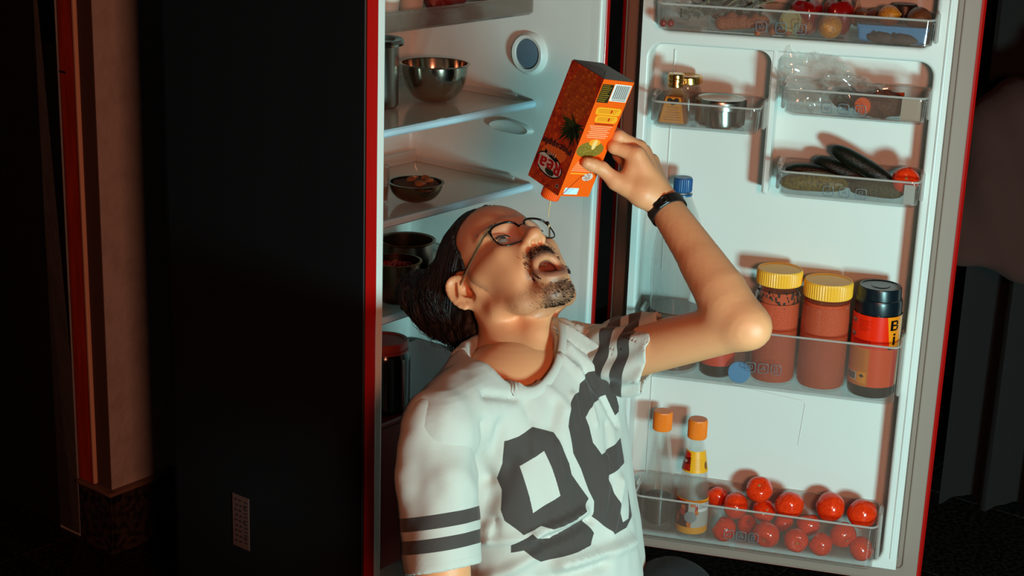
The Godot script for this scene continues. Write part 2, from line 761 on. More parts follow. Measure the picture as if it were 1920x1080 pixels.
func room() -> void:
	var plaster := mat("plaster", Color(0.69, 0.67, 0.66), 0.85)
	grained(plaster, noise_tex(0.02, 3, [[0.0, Color(0.93, 0.92, 0.91)], [0.6, Color.WHITE]]), 1.3, noise_tex(0.06, 4, [], true, 3.0), 0.25)
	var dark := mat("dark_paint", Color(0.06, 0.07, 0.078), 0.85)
	var slate := mat("slate", Color(0.22, 0.20, 0.19), 0.45)
	grained(slate, noise_tex(0.03, 5, [[0.25, Color(0.45, 0.45, 0.46)], [0.5, Color(0.8, 0.78, 0.76)], [0.62, Color(1.0, 0.93, 0.88)]]), 3.0)
	var wood := mat("red_wood", Color(0.76, 0.24, 0.10), 0.45)
	grained(wood, noise_tex(0.012, 6, [[0.0, Color(0.72, 0.66, 0.62)], [1.0, Color.WHITE]]), 2.0)
	wood.uv1_scale = Vector3(9, 0.7, 9)
	# floor: square dark tiles laid with open joints over the slab
	var fl := struct("floor", Geo.new().box(Vector3(0, -0.07, -1.2), Vector3(7.4, 0.1, 7.4)).commit(), mat("grout", Color(0.05, 0.05, 0.05), 0.9))
	var tl := Geo.new().box(Vector3(0, -0.012, 0), Vector3(0.396, 0.024, 0.396), 0.0025).commit()
	var tone := []
	for i in 3:
		var m := mat("floor_tile_%d" % i, Color(0.115, 0.105, 0.10).lightened(0.02 * i), 0.35)
		grained(m, noise_tex(0.05, 20 + i, [[0.35, Color(0.42, 0.42, 0.44)], [0.55, Color(0.9, 0.85, 0.8)], [0.72, Color(1.5, 1.2, 1.0)]]), 2.6)
		tone.append(m)
	for i in 16:
		for j in 14:
			var s := -2.0 + 0.4 * i
			var d := -2.4 + 0.4 * j
			var p := FX * Vector3(s, 0, d)
			if absf(p.x) > 3.4 or p.z > 1.2 or p.z < -4.7:
				continue
			put(fl, "tile", tl, tone[(i * 7 + j * 3) % 3], Transform3D(FX.basis, p))
	# walls: the corner stands left of the fridge, the wall with the pale edge runs on behind it
	var ws := -0.462
	var wd := -0.876
	struct("wall_back", Geo.new().box(Vector3(ws + 1.9, 1.3, wd - 0.09), Vector3(3.8, 2.6, 0.18)).commit(), plaster, FX)
	var reveal := mat("reveal_plaster_shade", Color(0.30, 0.21, 0.185), 0.8)  # plaster turned away from the light, its shade put into the colour
	struct("wall_reveal", Geo.new().box(Vector3(ws + 0.05, 1.3, wd - 0.0265), Vector3(0.104, 2.6, 0.051)).commit(), reveal, FX)
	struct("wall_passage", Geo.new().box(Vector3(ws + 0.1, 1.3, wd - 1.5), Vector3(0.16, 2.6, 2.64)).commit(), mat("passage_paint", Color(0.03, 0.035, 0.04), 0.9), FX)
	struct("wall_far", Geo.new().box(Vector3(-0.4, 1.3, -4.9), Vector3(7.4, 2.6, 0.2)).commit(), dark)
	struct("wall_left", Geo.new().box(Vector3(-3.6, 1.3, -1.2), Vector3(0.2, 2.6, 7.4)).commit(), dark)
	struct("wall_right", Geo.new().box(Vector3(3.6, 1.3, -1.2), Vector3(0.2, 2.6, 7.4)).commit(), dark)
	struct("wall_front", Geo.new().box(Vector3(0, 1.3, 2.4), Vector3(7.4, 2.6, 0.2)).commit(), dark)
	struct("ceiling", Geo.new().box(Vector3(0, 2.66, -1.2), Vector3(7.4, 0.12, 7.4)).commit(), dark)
	# skirting: a slate tile strip with a thin ledge
	var sk := Geo.new()
	sk.box(Vector3(ws + 1.9 - 0.006, 0.066, wd + 0.006), Vector3(3.8 + 0.012, 0.132, 0.012), 0.001)
	sk.box(Vector3(ws - 0.006, 0.066, wd - 0.04), Vector3(0.012, 0.132, 0.104), 0.001)
	var bb := struct("baseboard_back", sk.commit(), slate, FX)
	put(bb, "ledge", Geo.new().box(Vector3(ws + 1.9 - 0.009, 0.135, wd + 0.008), Vector3(3.82, 0.007, 0.018), 0.001).box(Vector3(ws - 0.008, 0.135, wd - 0.04), Vector3(0.018, 0.007, 0.11), 0.001).commit(), mat("ledge", Color(0.45, 0.35, 0.30), 0.6))
	# door frame of reddish wood with a thin pale strip beside it
	var dr := Geo.new()
	dr.box(Vector3(ws + 0.018, 1.05, wd - 0.0765), Vector3(0.046, 2.1, 0.049), 0.002)
	var frame := struct("door_1", dr.commit(), wood, FX)
	put(frame, "door_leaf", Geo.new().box(Vector3(ws + 0.02, 1.03, wd - 0.53), Vector3(0.04, 2.06, 0.84), 0.004).commit(), mat("leaf", Color(0.025, 0.03, 0.034), 0.7))
	put(frame, "notch", Geo.new().box(Vector3(ws - 0.0055, 0.98, wd - 0.09), Vector3(0.0015, 0.004, 0.018)).commit(), mat("notch", Color(0.1, 0.04, 0.03), 0.8))
	struct("pale_strip_1", Geo.new().box(Vector3(ws - 0.002, 1.365, wd - 0.0475), Vector3(0.014, 2.45, 0.008), 0.002).commit(), mat("pale_edge", Color(0.82, 0.66, 0.55), 0.7), FX)


func fridge() -> void:
	var W0 := -0.646
	var W1 := -0.039
	var red := mat("red_enamel", Color(0.68, 0.06, 0.045), 0.22)
	red.clearcoat_enabled = true
	red.clearcoat = 0.5
	red.clearcoat_roughness = 0.1
	var white := mat("liner_white", Color(0.86, 0.87, 0.85), 0.32)
	grained(white, null, 1.0, noise_tex(0.03, 11, [], true, 1.2), 0.12)
	var steelblack := mat("side_black", Color(0.052, 0.06, 0.07), 0.55)
	grained(steelblack, null, 6.0, noise_tex(0.2, 12, [], true, 2.0), 0.2)
	var t := thing("refrigerator", "tall red single door refrigerator standing open, food on its shelves and door", "refrigerator", FX)
	# cabinet: outer shell in five slabs, front frame, inner liner
	var y0 := 0.07
	var y1 := 1.50
	var D := -0.455
	var sh := Geo.new()
	sh.box(Vector3(W0 + 0.004, (y0 + y1) / 2, D / 2 - 0.003), Vector3(0.008, y1 - y0, -D), 0.002)
	sh.box(Vector3(W1 - 0.004, (y0 + y1) / 2, D / 2 - 0.003), Vector3(0.008, y1 - y0, -D), 0.002)
	sh.box(Vector3((W0 + W1) / 2, y1 - 0.004, D / 2 - 0.003), Vector3(W1 - W0, 0.008, -D), 0.002)
	sh.box(Vector3((W0 + W1) / 2, y0 + 0.004, D / 2 - 0.003), Vector3(W1 - W0, 0.008, -D), 0.002)
	sh.box(Vector3((W0 + W1) / 2, (y0 + y1) / 2, D + 0.002), Vector3(W1 - W0, y1 - y0, 0.008), 0.002)
	put(t, "side_panel", sh.commit(), steelblack)
	for q in [[-0.60, -0.40], [-0.08, -0.40], [-0.60, -0.06], [-0.08, -0.06]]:
		put(t, "foot", Geo.new().lathe([Vector2(0, 0), Vector2(0.022, 0), Vector2(0.022, 0.01), Vector2(0.012, 0.02), Vector2(0.012, 0.072), Vector2(0, 0.072)], 20).commit(), mat("rubber", Color(0.03, 0.03, 0.03), 0.8), at(Vector3(q[0], 0, q[1])))
	var il := -0.602
	var ir := -0.060
	var inner := Rect2(il, y0 + 0.06, ir - il, y1 - y0 - 0.10)
	var red_hole := Rect2(W0 + 0.026, y0 + 0.03, W1 - W0 - 0.035, y1 - y0 - 0.055)
	put(t, "front_frame", Geo.new().holed(Rect2(W0, y0, W1 - W0, y1 - y0), red_hole, 0.012, -0.02, 0.0, 0.004).commit(), red)
	put(t, "front_flange", Geo.new().holed(red_hole.grow(0.0015), inner, 0.016, -0.03, -0.0025, 0.006).commit(), white)
	# liner walls: a rounded tub that narrows a little towards the back
	var lin := Geo.new()
	var rows := []
	for q in [[0.0, -0.025, 0.016], [0.002, -0.06, 0.018], [0.004, -0.40, 0.026], [0.009, -0.422, 0.026], [0.022, -0.431, 0.024]]:
		var row := PackedInt32Array()
		for p in Geo.rounded(inner.grow(-q[0]), q[2], 8):
			row.append(lin.add(Vector3(p.x, p.y, q[1])))
		rows.append(row)
	for i in rows.size() - 1:
		var n: int = rows[i].size()
		for k in n:
			lin.quad(rows[i][k], rows[i][(k + 1) % n], rows[i + 1][(k + 1) % n], rows[i + 1][k])
	var last: PackedInt32Array = rows[-1]
	var mid := lin.add(Vector3(inner.get_center().x, inner.get_center().y, -0.431))
	for k in last.size():
		lin.tri(mid, last[k], last[(k + 1) % last.size()])
	put(t, "liner", lin.commit(50.0), white)
	# upright rib and round dial on the right wall
	var dl := put(t, "thermostat_dial", Geo.new().lathe([Vector2(0.0, 0.004), Vector2(0.0265, 0.004), Vector2(0.0275, 0.012), Vector2(0.033, 0.013), Vector2(0.0375, 0.007), Vector2(0.039, 0.0), Vector2(0.0, 0.0)], 48).commit(), white, Transform3D(Basis(Vector3(0, 0, 1), Vector3(-1, 0, 0), Vector3(0, -1, 0)), Vector3(ir - 0.002, 1.074, -0.152)))
	put(dl, "dial_face", Geo.new().lathe([Vector2(0, 0.0105), Vector2(0.022, 0.0105), Vector2(0.0262, 0.0085), Vector2(0.0268, 0.003), Vector2(0.0, 0.003)], 40).commit(), mat("dial_blue", Color(0.38, 0.46, 0.53), 0.35))
	# moulded hand recess below the dial
	var hr := Geo.new()
	hr.lathe([Vector2(0.0, 0.004), Vector2(0.62, 0.0045), Vector2(0.86, 0.010), Vector2(1.0, 0.0)], 40)
	for i in hr.v.size():
		var p := hr.v[i]
		hr.v[i] = Vector3(ir - 0.002 - p.y * 1.1, 0.937 + p.z * 0.013 - absf(p.x) * 0.003, -0.19 + p.x * 0.052)
	put(t, "moulded_grip", hr.commit(60.0), white)
	# shelves
	var glass := pane("shelf_glass", Color(0.84, 0.77, 0.70), 0.72, 0.10)
	var trim := mat("shelf_trim", Color(0.72, 0.84, 0.90), 0.25)
	for y in [0.990, 0.838, 0.672]:
		var sp := put(t, "shelf", Geo.new().box(Vector3((il + ir) / 2, y - 0.004, -0.281), Vector3(ir - il - 0.012, 0.005, 0.272), 0.001).commit(), glass)
		put(sp, "shelf_trim", Geo.new().box(Vector3((il + ir) / 2, y - 0.005, -0.139), Vector3(ir - il - 0.008, 0.0125, 0.012), 0.003).commit(), trim)
		put(sp, "back_lip", Geo.new().box(Vector3((il + ir) / 2, y + 0.010, -0.412), Vector3(ir - il - 0.02, 0.024, 0.006), 0.0025).box(Vector3(ir - 0.014, y + 0.004, -0.29), Vector3(0.006, 0.012, 0.24), 0.0025).commit(), pane("lip_clear", Color(0.86, 0.86, 0.84), 0.5, 0.1))
	# chiller tray under the top
	var tr := Geo.new()
	tray(tr, Rect2(il + 0.012, -0.40, ir - il - 0.024, 0.265), 0.014, 1.146, 1.180, 0.003, 0.0)
	put(t, "chiller_tray", tr.commit(), pane("tray_smoke", Color(0.48, 0.40, 0.35), 0.5, 0.12))
	# vegetable drawer with a dark red front at the bottom
	var cr := Geo.new()
	cr.box(Vector3((il + ir) / 2, 0.335, -0.15), Vector3(ir - il - 0.02, 0.27, 0.012), 0.005)
	cr.box(Vector3((il + ir) / 2, 0.475, -0.27), Vector3(ir - il - 0.02, 0.010, 0.26), 0.003)
	put(t, "vegetable_drawer", cr.commit(), mat("drawer_red", Color(0.42, 0.10, 0.085), 0.3))
	# rating label on the black side
	var lb := put(t, "rating_label", Geo.new().box(Vector3(W0 - 0.0006, 0.318, -0.286), Vector3(0.0012, 0.096, 0.040)).commit(), mat("label_paper", Color(0.34, 0.235, 0.205), 0.8))
	lb.set_meta("label", "brown paper rating label with rows of print")
	var ink := mat("label_ink", Color(0.10, 0.075, 0.07), 0.8)
	var pr := Geo.new()
	for r in 9:
		for q in 2 if r % 3 != 1 else 3:
			pr.box(Vector3(W0 - 0.0014, 0.357 - r * 0.0095, -0.297 + q * 0.010 + (r % 2) * 0.002), Vector3(0.0005, 0.003, 0.0055))
	for r in 12:
		pr.box(Vector3(W0 - 0.0014, 0.357 - r * 0.0068, -0.273), Vector3(0.0005, 0.0022, 0.007))
	put(lb, "print", pr.commit(), ink)
	fridge_door(t)


# an open box with rounded corners standing in the sz plane
func tray(g: Geo, r: Rect2, rad: float, y0: float, y1: float, w: float, draft: float) -> void:
	var lay := [[r.grow(-draft - 0.004), rad, y0], [r.grow(-draft), rad, y0 + 0.004], [r, rad, y1 - 0.006], [r.grow(0.0015), rad, y1 - 0.004], [r.grow(0.0015), rad, y1], [r.grow(-w), maxf(rad - w, 0.002), y1], [r.grow(-draft - w), maxf(rad - w, 0.002), y0 + w + 0.003], [r.grow(-draft - w - 0.004), maxf(rad - w, 0.002), y0 + w]]
	var rows := []
	for q in lay:
		var row := PackedInt32Array()
		for p in Geo.rounded(q[0], q[1], 6):
			row.append(g.add(Vector3(p.x, q[2], p.y)))
		rows.append(row)
	var n: int = rows[0].size()
	for i in rows.size() - 1:
		for k in n:
			g.quad(rows[i][k], rows[i + 1][k], rows[i + 1][(k + 1) % n], rows[i][(k + 1) % n])
	var c0 := g.add(Vector3(r.get_center().x, y0, r.get_center().y))
	var c1 := g.add(Vector3(r.get_center().x, y0 + w, r.get_center().y))
	for k in n:
		g.tri(c0, rows[0][k], rows[0][(k + 1) % n])
		g.tri(c1, rows[-1][(k + 1) % n], rows[-1][k])


func fridge_door(t: Node3D) -> void:
	var white: Material = M["liner_white"]
	var red: Material = M["red_enamel"]
	var rel := FX.affine_inverse() * DX
	var H0 := 0.145
	var H1 := 1.50
	var dr := put(t, "door", Geo.new().box(Vector3(0.303, (H0 + H1) / 2, -0.032), Vector3(0.610, H1 - H0, 0.050), 0.004).commit(), red, rel)
	# hinge pin joining door and cabinet
	put(t, "hinge", Geo.new().box(Vector3(-0.03, 0.125, -0.012), Vector3(0.09, 0.012, 0.03), 0.003).commit(), mat("hinge_steel", Color(0.4, 0.4, 0.42), 0.35, 1.0))
	# gasket: grey brown soft frame
	put(dr, "gasket", Geo.new().holed(Rect2(0.006, H0 + 0.006, 0.594, H1 - H0 - 0.012), Rect2(0.040, H0 + 0.05, 0.522, H1 - H0 - 0.1), 0.010, -0.012, 0.0, 0.004).commit(), mat("gasket", Color(0.53, 0.455, 0.41), 0.7))
	put(dr, "gasket_fold", Geo.new().holed(Rect2(0.0115, H0 + 0.012, 0.5870, H1 - H0 - 0.024), Rect2(0.030, H0 + 0.036, 0.5425, H1 - H0 - 0.072), 0.010, -0.003, 0.0042, 0.003).commit(), mat("gasket_lip", Color(0.56, 0.485, 0.44), 0.6))
	# raised frame of the inner liner (the dike), with three moulded compartments
	var ln := Geo.new()
	var z := 0.058
	var s0 := 0.046
	var s1 := 0.562
	var yb := H0 + 0.058
	ln.holed(Rect2(s0, 1.126, s1 - s0, H1 - 0.03 - 1.126), Rect2(0.068, 1.140, 0.462, 0.30), 0.026, -0.003, z, 0.008)
	put(dr, "liner_frame", ln.commit(30.0), white)
	var lo := Geo.new()
	lo.holed(Rect2(s0, yb, s1 - s0, 1.126 - yb), Rect2(0.062, yb + 0.010, 0.473, 1.116 - yb - 0.010), 0.024, -0.003, z, 0.006)
	# upright divider between the two columns of bins, flaring into the frame at its top
	lo.box(Vector3(0.2745, 1.000, z / 2 - 0.001), Vector3(0.011, 0.26, z), 0.0035)
	for e in [-1.0, 1.0]:
		var fl := [Vector2(0.2745, 1.1165)]
		for k in 9:
			var a := PI / 2 * k / 8.0
			fl.append(Vector2(0.2745 + e * (0.0045 + 0.022 * (1.0 - cos(a))), 1.1165 - 0.022 * (1.0 - sin(a))))
		lo.prism(fl, 0.0, z - 0.002)
	# outer flanks of the frame
	for q in [[Vector3(s0, yb, 0), Vector3(s0, H1 - 0.03, 0), Vector3(s0, H1 - 0.03, z), Vector3(s0, yb, z), Vector3(-1, 0, 0)], [Vector3(s1, yb, 0), Vector3(s1, H1 - 0.03, 0), Vector3(s1, H1 - 0.03, z), Vector3(s1, yb, z), Vector3(1, 0, 0)], [Vector3(s0, yb, 0), Vector3(s1, yb, 0), Vector3(s1, yb, z), Vector3(s0, yb, z), Vector3(0, -1, 0)]]:
		lo.face([q[0], q[1], q[2], q[3]], q[4])
	put(dr, "liner_frame", lo.commit(30.0), white)
	var bk := Geo.new()
	bk.box(Vector3((s0 + s1) / 2, (yb + H1 - 0.03) / 2, -0.0035), Vector3(s1 - s0, H1 - 0.03 - yb, 0.003))
	put(dr, "liner_panel", bk.commit(), white)
	# moulded ribs and the faint stamped corner low on the panel
	var rb := Geo.new()
	for q in [[0.096, 0.70, 1.10], [0.0905, 0.30, 0.60]]:
		rb.tube([Vector3(q[0], q[1], -0.0015), Vector3(q[0], q[2], -0.0015)], 0.0022, 8)
	for q in [0.552]:
		rb.tube([Vector3(q, yb + 0.02, z - 0.001), Vector3(q, H1 - 0.05, z - 0.001)], 0.0035, 10)
	put(dr, "moulded_rib", rb.commit(60.0), white)
	put(dr, "stamped_mark", Geo.new().tube([Vector3(0.23, 0.497, -0.0018), Vector3(0.365, 0.482, -0.0018), Vector3(0.372, 0.476, -0.0018), Vector3(0.366, 0.395, -0.0018)], 0.0007, 6).commit(), mat("stamp", Color(0.80, 0.79, 0.76), 0.5))
	# clear bins
	var clear := pane("bin_clear", Color(0.56, 0.48, 0.43), 0.13, 0.05)
	var rimm := pane("bin_rim", Color(0.80, 0.77, 0.74), 0.55, 0.06)
	var icon := mat("icon", Color(0.40, 0.46, 0.50), 0.4)
	for q in [[0.080, 0.530, 1.147, 1.192, [0.255, 0.287, 0.319]], [0.080, 0.262, 0.983, 1.028, []], [0.300, 0.530, 1.022, 1.066, [0.372, 0.399, 0.426]], [0.302, 0.533, 0.883, 0.927, [0.386, 0.413, 0.440]], [0.080, 0.529, 0.535, 0.640, [0.281, 0.303, 0.325]], [0.090, 0.523, 0.222, 0.306, [0.266, 0.288, 0.310]]]:
		var g := Geo.new()
		tray(g, Rect2(q[0], 0.004, q[1] - q[0], 0.116), 0.014, q[2], q[3], 0.0028, 0.002)
		var bin := put(dr, "bin", g.commit(), clear)
		var path := []
		for p in Geo.rounded(Rect2(q[0] - 0.0005, 0.004, q[1] - q[0] + 0.001, 0.1165), 0.014, 6):
			path.append(Vector3(p.x, q[3], p.y))
		put(bin, "bin_rim", Geo.new().tube(path, 0.0019, 6, true).commit(), rimm)
		# end brackets that hook on the frame
		for e in [q[0] - 0.004, q[1] + 0.004]:
			put(bin, "bin_bracket", Geo.new().box(Vector3(e, (q[2] + q[3]) / 2 + 0.005, 0.052), Vector3(0.007, q[3] - q[2] + 0.006, 0.045), 0.003).commit(), rimm)
		for s in q[4]:
			var ic := []
			for p in Geo.rounded(Rect2(s - 0.0085, q[2] + (q[3] - q[2]) * 0.40 - 0.0085, 0.017, 0.017), 0.004, 3):
				ic.append(Vector3(p.x, p.y, 0.1212))
			var gi := Geo.new().tube(ic, 0.0007, 5, true)
			var cy: float = q[2] + (q[3] - q[2]) * 0.40
			var k: int = q[4].find(s)
			if k == 0:
				gi.tube([Vector3(s - 0.004, cy + 0.002, 0.1212), Vector3(s - 0.002, cy - 0.003, 0.1212), Vector3(s + 0.002, cy - 0.003, 0.1212), Vector3(s + 0.004, cy + 0.001, 0.1212), Vector3(s + 0.001, cy + 0.004, 0.1212), Vector3(s - 0.001, cy, 0.1212)], 0.0006, 5)
			elif k == 1:
				gi.tube([Vector3(s - 0.004, cy - 0.003, 0.1212), Vector3(s, cy + 0.004, 0.1212), Vector3(s + 0.004, cy - 0.003, 0.1212)], 0.0006, 5)
				gi.tube([Vector3(s - 0.003, cy - 0.001, 0.1212), Vector3(s + 0.003, cy - 0.001, 0.1212)], 0.0006, 5)
			else:
				gi.tube([Vector3(s - 0.003, cy - 0.004, 0.1212), Vector3(s - 0.003, cy + 0.004, 0.1212), Vector3(s + 0.002, cy + 0.004, 0.1212), Vector3(s + 0.003, cy + 0.002, 0.1212), Vector3(s, cy, 0.1212), Vector3(s + 0.003, cy - 0.002, 0.1212), Vector3(s + 0.002, cy - 0.004, 0.1212), Vector3(s - 0.003, cy - 0.004, 0.1212)], 0.0006, 5)
			put(bin, "embossed_icon", gi.commit(), icon)


# a lump: a sphere pushed in and out by noise
func lump(r: Vector3, amp := 0.1, freq := 30.0, seed_ := 1, seg := 28, ridged := false) -> Geo:
	var n := FastNoiseLite.new()
	n.seed = seed_
	n.frequency = freq
	n.fractal_octaves = 3
	if ridged:
		n.fractal_type = FastNoiseLite.FRACTAL_RIDGED
	var g := Geo.new()
	var rows := seg / 2
	var prof := []
	for i in rows + 1:
		var a := -PI / 2 + PI * i / rows
		prof.append(Vector2(cos(a) if i > 0 and i < rows else 0.0, sin(a)))
	g.lathe(prof, seg)
	for i in g.v.size():
		var d := g.v[i]
		var p := d * r
		g.v[i] = p * (1.0 + amp * n.get_noise_3dv(p))
	return g


# closed stack of rounded rectangles
func loft(rows: Array) -> Geo:
	var g := Geo.new()
	var ids := []
	for q in rows:
		var row := PackedInt32Array()
		for p in Geo.rounded(Rect2(-q[0], -q[1], q[0] * 2, q[1] * 2), q[2], 6):
			row.append(g.add(Vector3(p.x, q[3], p.y)))
		ids.append(row)
	var n: int = ids[0].size()
	for i in ids.size() - 1:
		for k in n:
			g.quad(ids[i][k], ids[i + 1][k], ids[i + 1][(k + 1) % n], ids[i][(k + 1) % n])
	for e in 2:
		var row: PackedInt32Array = ids[0] if e == 0 else ids[-1]
		var q: Array = rows[0] if e == 0 else rows[-1]
		var c0 := g.add(Vector3(0, q[3], 0))
		for k in n:
			if e == 0:
				g.tri(c0, row[k], row[(k + 1) % n])
			else:
				g.tri(c0, row[(k + 1) % n], row[k])
	return g


# part of a lathe's side, as a label wrapped round it from angle a0 to a1 (0 faces +x, a quarter turn faces +z)
func banded(profile: Array, a0: float, a1: float, seg := 24, off := 0.0004) -> Geo:
	var g := Geo.new()
	var n := profile.size()
	for i in n:
		for j in seg + 1:
			var a := lerpf(a0, a1, float(j) / seg)
			var r: float = profile[i].x + off
			g.add(Vector3(r * cos(a), profile[i].y, r * sin(a)), Vector2(1.0 - float(j) / seg, 1.0 - float(i) / (n - 1)))
	for i in n - 1:
		for j in seg:
			var k := i * (seg + 1) + j
			g.quad(k, k + seg + 1, k + seg + 2, k + 1)
	return g


func print_mat(key: String, im: Image, rough := 0.4) -> StandardMaterial3D:
	var m := mat(key, Color.WHITE, rough)
	m.albedo_texture = ImageTexture.create_from_image(im)
	m.texture_repeat = false
	return m


func tomato(r: float, seed_: int) -> Node3D:
	var t := thing("tomato", "", "tomato", Transform3D.IDENTITY, "tomatoes in the lowest door bin")
	var prof := []
	for i in 15:
		var a := -PI / 2 + PI * i / 14
		var y := sin(a) * 0.92
		if i > 11:
			y -= 0.10 * (i - 11)
		prof.append(Vector2(cos(a) if i > 0 and i < 14 else 0.0, y))
	var g := Geo.new().lathe(prof, 30, 5, 0.022, 3, 12)
	g.xf(Transform3D(Basis.from_scale(Vector3.ONE * r), Vector3.ZERO))
	var m := mat("tomato_skin", Color(0.93, 0.23, 0.07), 0.16)
	grained(m, noise_tex(0.02, 40, [[0.2, Color(0.88, 0.75, 0.7)], [0.6, Color(1, 1, 1)], [0.9, Color(1.0, 1.35, 1.1)]]), 14.0)
	m.subsurf_scatter_enabled = true
	m.subsurf_scatter_strength = 0.08
	put(t, "skin", g.commit(60.0), m)
	put(t, "stem_scar", Geo.new().lathe([Vector2(0, 0.0), Vector2(0.16, 0.0), Vector2(0.10, 0.07), Vector2(0, 0.09)], 10, 5, 0.03, 1, 2).xf(Transform3D(Basis.from_scale(Vector3.ONE * r), Vector3(0, r * 0.60, 0))).commit(), mat("scar", Color(0.62, 0.45, 0.22), 0.7))
	return t


func bottle(t: Node3D, residue: bool) -> void:
	var glass := pane("bottle_glass", Color(0.72, 0.68, 0.62), 0.07, 0.02)
	var prof := [Vector2(0, 0.004), Vector2(0.020, 0.002), Vector2(0.0265, 0.0), Vector2(0.0288, 0.004), Vector2(0.0292, 0.012), Vector2(0.0292, 0.068), Vector2(0.0286, 0.082), Vector2(0.0262, 0.105), Vector2(0.0215, 0.140), Vector2(0.0172, 0.168), Vector2(0.0140, 0.182), Vector2(0.0138, 0.186), Vector2(0.0152, 0.188), Vector2(0.0152, 0.192), Vector2(0.0125, 0.194), Vector2(0.0125, 0.206), Vector2(0.0105, 0.206), Vector2(0.0105, 0.19), Vector2(0.0138, 0.166), Vector2(0.0190, 0.138), Vector2(0.0236, 0.105), Vector2(0.0262, 0.082), Vector2(0.0266, 0.068), Vector2(0.0266, 0.014), Vector2(0.022, 0.008), Vector2(0, 0.0095)]
	put(t, "glass", Geo.new().lathe(prof, 40).commit(30.0), glass)
	put(t, "cap", Geo.new().lathe([Vector2(0.0165, 0.190), Vector2(0.0172, 0.192), Vector2(0.0172, 0.222), Vector2(0.0162, 0.2255), Vector2(0.0, 0.226)], 120, 40, 0.0004, 1, 2).commit(50.0), mat("cap_orange", Color(0.97, 0.49, 0.08), 0.4))
	if residue:
		put(t, "sauce", Geo.new().lathe([Vector2(0, 0.010), Vector2(0.022, 0.0105), Vector2(0.0258, 0.015), Vector2(0.0258, 0.046), Vector2(0.018, 0.043), Vector2(0, 0.042)], 30).commit(), mat("sauce", Color(0.22, 0.05, 0.035), 0.35))
	else:
		put(t, "sauce", Geo.new().lathe([Vector2(0, 0.010), Vector2(0.022, 0.0105), Vector2(0.0258, 0.015), Vector2(0.0258, 0.058), Vector2(0.018, 0.057), Vector2(0, 0.0565)], 30).commit(), mat("sauce_dark", Color(0.16, 0.055, 0.04), 0.35))


func jar(t: Node3D, r: float, h: float, lid_h: float, body: Material, upper: float) -> void:
	var clear := pane("jar_clear", Color(0.85, 0.70, 0.55), 0.05, 0.03)
	put(t, "plastic", Geo.new().lathe([Vector2(0, 0.003), Vector2(r * 0.7, 0.002), Vector2(r * 0.93, 0.0), Vector2(r, 0.006), Vector2(r, h * 0.66), Vector2(r * 0.985, h * 0.72), Vector2(r * 0.985, h * 0.78), Vector2(r * 0.86, h - lid_h - 0.012), Vector2(r * 0.84, h - lid_h), Vector2(r * 0.84, h - 0.004)], 48).commit(30.0), clear)
	put(t, "spice", Geo.new().lathe([Vector2(0, 0.005), Vector2(r * 0.9, 0.005), Vector2(r - 0.002, 0.010), Vector2(r - 0.002, h * 0.66), Vector2(r * 0.985 - 0.002, h * 0.72), Vector2(r * 0.97 - 0.002, upper), Vector2(r * 0.5, upper + 0.004), Vector2(0, upper)], 40).commit(), body)
	put(t, "lid", Geo.new().lathe([Vector2(r * 0.90, h - lid_h), Vector2(r * 0.97, h - lid_h), Vector2(r * 0.985, h - lid_h + 0.002), Vector2(r * 0.985, h - 0.004), Vector2(r * 0.95, h), Vector2(r * 0.90, h), Vector2(r * 0.88, h - 0.0015), Vector2(r * 0.3, h - 0.0015), Vector2(0, h - 0.001)], 220, 55, 0.0006, 2, 3).commit(40.0), mat("lid_yellow", Color(0.98, 0.71, 0.20), 0.42))


func spice_mat(key: String, lo: Color, hi: Color, seed_: int, freq := 0.09) -> StandardMaterial3D:
	var m := mat(key, Color.WHITE, 0.75)
	return grained(m, noise_tex(freq, seed_, [[0.3, lo], [0.62, hi]]), 14.0, noise_tex(0.15, seed_ + 1, [], true, 6.0), 0.5)


func bowl_profile(r: float, h: float, foot: float, w := 0.0015) -> Array:
	var out := [Vector2(0, 0.001), Vector2(foot * 0.9, 0.0), Vector2(foot, 0.002)]
	for i in range(1, 9):
		var a := i / 8.0 * PI / 2
		out.append(Vector2(foot + (r - foot) * sin(a) ** 0.8, 0.002 + (h - 0.004) * (1.0 - cos(a)) ** 0.85))
	out.append(Vector2(r + 0.003, h - 0.001))
	out.append(Vector2(r + 0.003, h))
	out.append(Vector2(r - w, h))
	for i in range(7, 0, -1):
		var a := i / 8.0 * PI / 2
		out.append(Vector2(foot + (r - foot) * sin(a) ** 0.8 - w, 0.002 + w + (h - 0.004) * (1.0 - cos(a)) ** 0.85))
	out.append(Vector2(0, 0.003 + w))
	return out


